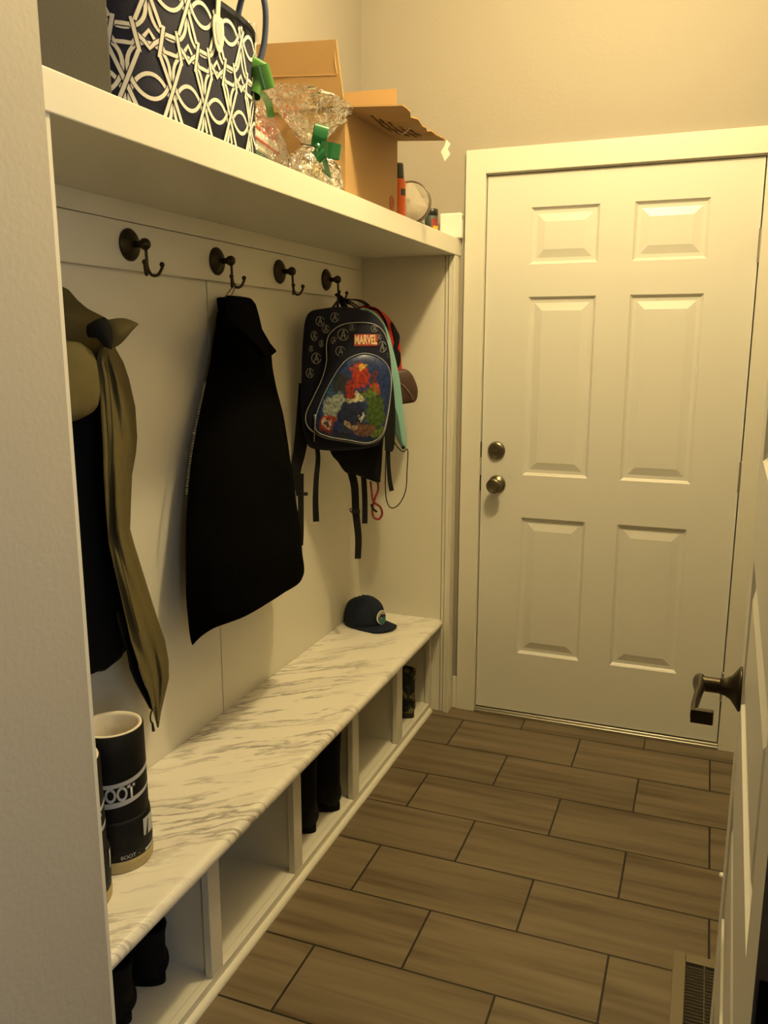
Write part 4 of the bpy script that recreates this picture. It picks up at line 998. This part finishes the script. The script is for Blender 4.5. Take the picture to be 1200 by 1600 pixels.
bow(O, fdir, sdir, 'green', t, .044, [(.30, .052, .06, .010), (1.15, .050, .05, .0), (2.35, .046, .05, .018), (-.35, .034, .05, -.012)], [([O, at(404, 140, x=-.135), at(418, 158, x=-.14), at(424, 184, x=-.145)], .016), ([O, at(380, 140, x=-.14), at(372, 152, x=-.15)], .016)])
# second cellophane bag
t = thing('cellophane_bag', 'clear cellophane bag of shredded paper tied with a dark green bow', 'gift bag', (-.2, -1.2, SZ))
bm = bagloft([(415, 152, 553, 165), (425, 165, 546, 172), (440, 185, 532, 190), (458, 208, 514, 210), (472, 222, 503, 224), (476, 228, 501, 229), (464, 238, 516, 240), (446, 255, 532, 260), (438, 275, 537, 282), (440, 292, 535, 298), (448, 304, 528, 308)], -.185, .75, 8, .16)
obj('wrap', bm, 'cello', t, smooth=True)
bm = BM(); P = [at(u, v, x=x) for u, v, x in ((500, 200, -.17), (530, 178, -.16), (566, 168, -.15), (560, 180, -.145), (548, 200, -.15), (520, 208, -.16), (508, 214, -.17))]
prism(bm, P, V((-.002, .001, .001))); obj('wrap_corner', bm, 'cello', t)
O = at(496, 231, x=-.125)
bow(O, fdir, sdir, 'dkgreen', t, .034, [(-.15, .056, .05, .006), (1.35, .052, .036, .0), (-.9, .030, .03, .01)], [([O, at(506, 248, x=-.12), at(512, 270, x=-.122), at(516, 288, x=-.128)], .013)])
bm = BM(); tube(bm, [O, at(480, 226, x=-.125), at(470, 225, x=-.14)], .0016, 6, 5); obj('tie', bm, 'blackplastic', t)
cb = at(488, 285, x=-.185); cb.z = SZ+.002
shreds('shredded_paper', 'cream shredded paper filling the cellophane bag with the dark green bow', cb, .062, .075, .085, 260, 2)

# cardboard box
t = thing('cardboard_box', 'open brown cardboard box with raised torn flaps on the shelf', 'box', (-.27, -.80, SZ))
bx0, bx1, by0, by1, bz = -.400, -.128, -.990, -.598, SZ+.222
w_ = .005
bm = BM()
box(bm, bx1-w_, bx1, by0, by1, SZ, bz); box(bm, bx0, bx0+w_, by0, by1, SZ, bz); box(bm, bx0+w_, bx1-w_, by0, by0+w_, SZ, bz); box(bm, bx0+w_, bx1-w_, by1-w_, by1, SZ, bz); box(bm, bx0+w_, bx1-w_, by0+w_, by1-w_, SZ, SZ+w_)
obj('carton', bm, 'card', t)
def flap(name, pts, th=.004):
    bm = BM(); P = [V(p) for p in pts]; n = (P[1]-P[0]).cross(P[2]-P[0]).normalized(); prism(bm, P, n*th); return obj(name, bm, 'card', t)
fa = at(527, 63, y=by0); fb = at(388, 70, y=by0)
f1 = flap('flap', [(bx1, by0, bz), (fa.x, by0-.004, fa.z), (fb.x, by0+.004, fb.z), (bx0, by0, bz)])
bm = BM(); m1, m2 = at(526, 117, y=by0-.006), at(400, 121, y=by0-.006); tube(bm, [m1, m2], .0012, 6); tube(bm, [at(526, 66, y=by0-.004), at(523, 90, y=by0-.006), at(527, 116, y=by0-.005)], .002, 6, 4); obj('crease', bm, 'cardin', f1)
ga, gb = at(620, 139, y=by1), at(555, 143, y=by1)
flap('flap', [(bx1, by1, bz), (ga.x, by1, ga.z), (gb.x-.03, by1, gb.z), (bx0, by1, bz)])
# front flap folded outwards over the shelf edge, torn along its outer edge
h1, h2 = V((bx1, by0, bz)), V((bx1, by1, bz))
o1, o2 = at(628, 164, y=by0+.03), at(698, 216, y=by1+.01)
rnd = random.Random(5); edge = []
for k in range(15):
    q = o1.lerp(o2, k/14) + V((rnd.uniform(-.006, .006), 0, rnd.uniform(-.004, .004)-.010*sin(pi*k/14))); edge.append(q)
bm = BM(); lower = []; n = len(edge)
g = [[bm.verts.new(h1.lerp(h2, i/(n-1)).lerp(edge[i], j/6) + V((0, 0, -.010*sin(pi*j/6)*sin(pi*i/(n-1)) - d))) for j in range(7)] for d in (0, .004) for i in range(n)]
for b_ in (0, n):
    for i in range(n-1):
        for j in range(6): bm.faces.new((g[b_+i][j], g[b_+i+1][j], g[b_+i+1][j+1], g[b_+i][j+1]))
for i in range(n-1):
    for j in (0, 6): bm.faces.new((g[i][j], g[i+1][j], g[n+i+1][j], g[n+i][j]))
for j in range(6):
    for i in (0, n-1): bm.faces.new((g[i][j], g[i][j+1], g[n+i][j+1], g[n+i][j]))
ff = obj('front_flap', bm, 'card', t)
def under(a, b): # point on the underside of the front flap
    i = a*(n-1); q = h1.lerp(h2, a).lerp(o1.lerp(o2, a), b); return q + V((0, 0, -.010*sin(pi*a)*(sin(pi*b)+b) - .0052))
bm = BM()
for a0, b0, ln in ((.16, .30, .36), (.22, .40, .40), (.28, .50, .40), (.36, .62, .36), (.44, .72, .26)):
    k = a0
    while k < a0+ln:
        st = rnd.uniform(.012, .030); tube(bm, [under(k, b0), under(k+st*.5, b0+rnd.uniform(-.03, .03)), under(k+st, b0+.02)], .0022, 5); k += st+.012
obj('flap_print', bm, 'cardprint', ff)
bm = BM(); tube(bm, [under(.42, .78), under(.44, .6)+V((.004, 0, -.012)), under(.47, .50)+V((0, 0, -.004))], .0012, 6, 5); obj('tape_thread', bm, 'clearplastic', ff)
bm = BM(); c0 = o2 + V((.0, -.002, -.004)); prism(bm, [c0, c0+rt*.012-V((0, 0, .012)), c0+rt*.004-V((0, 0, .026)), c0+rt*.012-V((0, 0, .040)), c0-rt*.004-V((0, 0, .060)), c0-rt*.016-V((0, 0, .034)), c0-rt*.006-V((0, 0, .018))], V((-.001, .002, 0))); obj('torn_shred', bm, 'tissue', ff)
bm = BM(); c0 = at(612, 318, x=bx1+.0006)
for r in (.018, .0105):
    tube(bm, [c0 + V((0, r*.9*cos(a), r*1.15*sin(a))) for a in [2*pi*k/28 for k in range(29)]], .0022, 6)
ball(bm, c0, .004, .2, 1, 1.2); obj('printed_ring', bm, 'cardred', t)
bm = BM(); O = V((-.235, -.80, bz-.03)); ball(bm, O, .075, 1, 1.5, .9, 28)
for v in bm.verts: v.co += (v.co-O)*.30*noise.noise(v.co*22)
tag(obj('tissue_paper', bm, 'tissue', smooth=True), 'crumpled pale tissue paper poking out of the cardboard box', 'tissue paper')

# orange spray can
c = at(622.5, 338, y=-.548); c.z = SZ
t = thing('spray_can', 'orange spray can with a black cap standing behind the cardboard box', 'spray can', tuple(c))
top = at(626, 255, y=-.548).z; H = top-SZ
bm = BM(); lathe(bm, [(.021, .0005), (.0225, .004), (.0225, H*.66), (.021, H*.70), (.016, H*.725)], c, (0, 0, 1)); obj('body', bm, 'orange', t, smooth=True)
bm = BM(); lathe(bm, [(.0165, H*.722), (.0170, H*.73), (.0150, H*.97), (.0135, H), (.001, H)], c, (0, 0, 1)); obj('cap', bm, 'greyplastic', t, smooth=True)
bm = BM()
for i in range(8):
    a0, a1 = -.9+i*.11, -.9+(i+1)*.11; bm.faces.new([bm.verts.new(c + V((.0229*cos(a), .0229*sin(a), z))) for a, z in ((a0, H*.42), (a1, H*.42), (a1, H*.54), (a0, H*.54))])
obj('label', bm, 'label_teal', t)
# round white disc with a dark rim, behind the orange can
c = at(642, 317, y=-.44); rr = c.z-SZ-.001
t = thing('round_plaque', 'round white disc with a thin dark rim standing behind the orange can', 'plaque', (c.x, c.y, SZ))
ax = V((.12, -1, .06)).normalized()
bm = BM(); lathe(bm, [(rr-.004, -.012), (rr, -.012), (rr, .012), (rr-.003, .013), (rr-.004, .010), (rr-.004, -.012)], c, ax, 56); obj('rim', bm, 'wood', t, smooth=False)
bm = BM(); lathe(bm, [(.0005, .0105), (rr-.003, .0105)], c, ax, 56); obj('face', bm, 'disc_face', t)
# black pouch, small jar, white box
c = at(655, 352, y=-.20); c.z = SZ
bm = BM(); ball(bm, V((c.x-.01, c.y, SZ+.022)), .04, .8, 1.15, .55, 24)
for v in bm.verts:
    v.co += (v.co-V((c.x, c.y, SZ+.02)))*.22*noise.noise(v.co*30); v.co.z = max(v.co.z, SZ+.0006)
tag(obj('black_pouch', bm, 'packblack', smooth=True), 'crumpled black pouch lying in front of the round disc', 'pouch')
c = at(674, 345, y=-.155); c.z = SZ; H = at(674, 327, y=-.155).z-SZ; r = .0235
t = thing('spice_jar', 'small clear jar with a black lid and colourful label beside the white box', 'jar', tuple(c))
bm = BM(); lathe(bm, [(r*.9, .0005), (r, .004), (r, H*.70), (r*.9, H*.76)], c, (0, 0, 1)); obj('body', bm, 'label_teal', t, smooth=True)
bm = BM(); lathe(bm, [(r*.98, H*.75), (r*1.02, H*.76), (r*1.02, H*.98), (r*.95, H), (.001, H)], c, (0, 0, 1)); obj('lid', bm, 'blackplastic', t, smooth=True)
for nm, m_, z0, z1 in (('label', 'dkred', .05, .62), ('label_stripe', 'yellow', .08, .34)):
    bm = BM(); a_ = (-1.25, .6) if nm == 'label' else (-1.0, .1)
    for i in range(10):
        a0, a1 = a_[0]+(a_[1]-a_[0])*i/10, a_[0]+(a_[1]-a_[0])*(i+1)/10; q = r*1.012 if nm == 'label' else r*1.025
        bm.faces.new([bm.verts.new(c + V((q*cos(a), q*sin(a), z))) for a, z in ((a0, H*z0), (a1, H*z0), (a1, H*z1), (a0, H*z1))])
    obj(nm, bm, m_, t)
a, b = at(687, 334, y=-.045), at(721, 334, y=-.045)
bm = BM(); box(bm, a.x, b.x, -.045, -.012, SZ+.0005, a.z+.001)
t = tag(obj('white_box', bm, 'whiteplastic', bevel=.006), 'small white plastic box in the shelf corner against the door casing', 'box')
bm = BM(); box(bm, b.x-.001, b.x+.0035, -.035, -.022, SZ+.070, SZ+.082); obj('port', bm, 'steel', t)
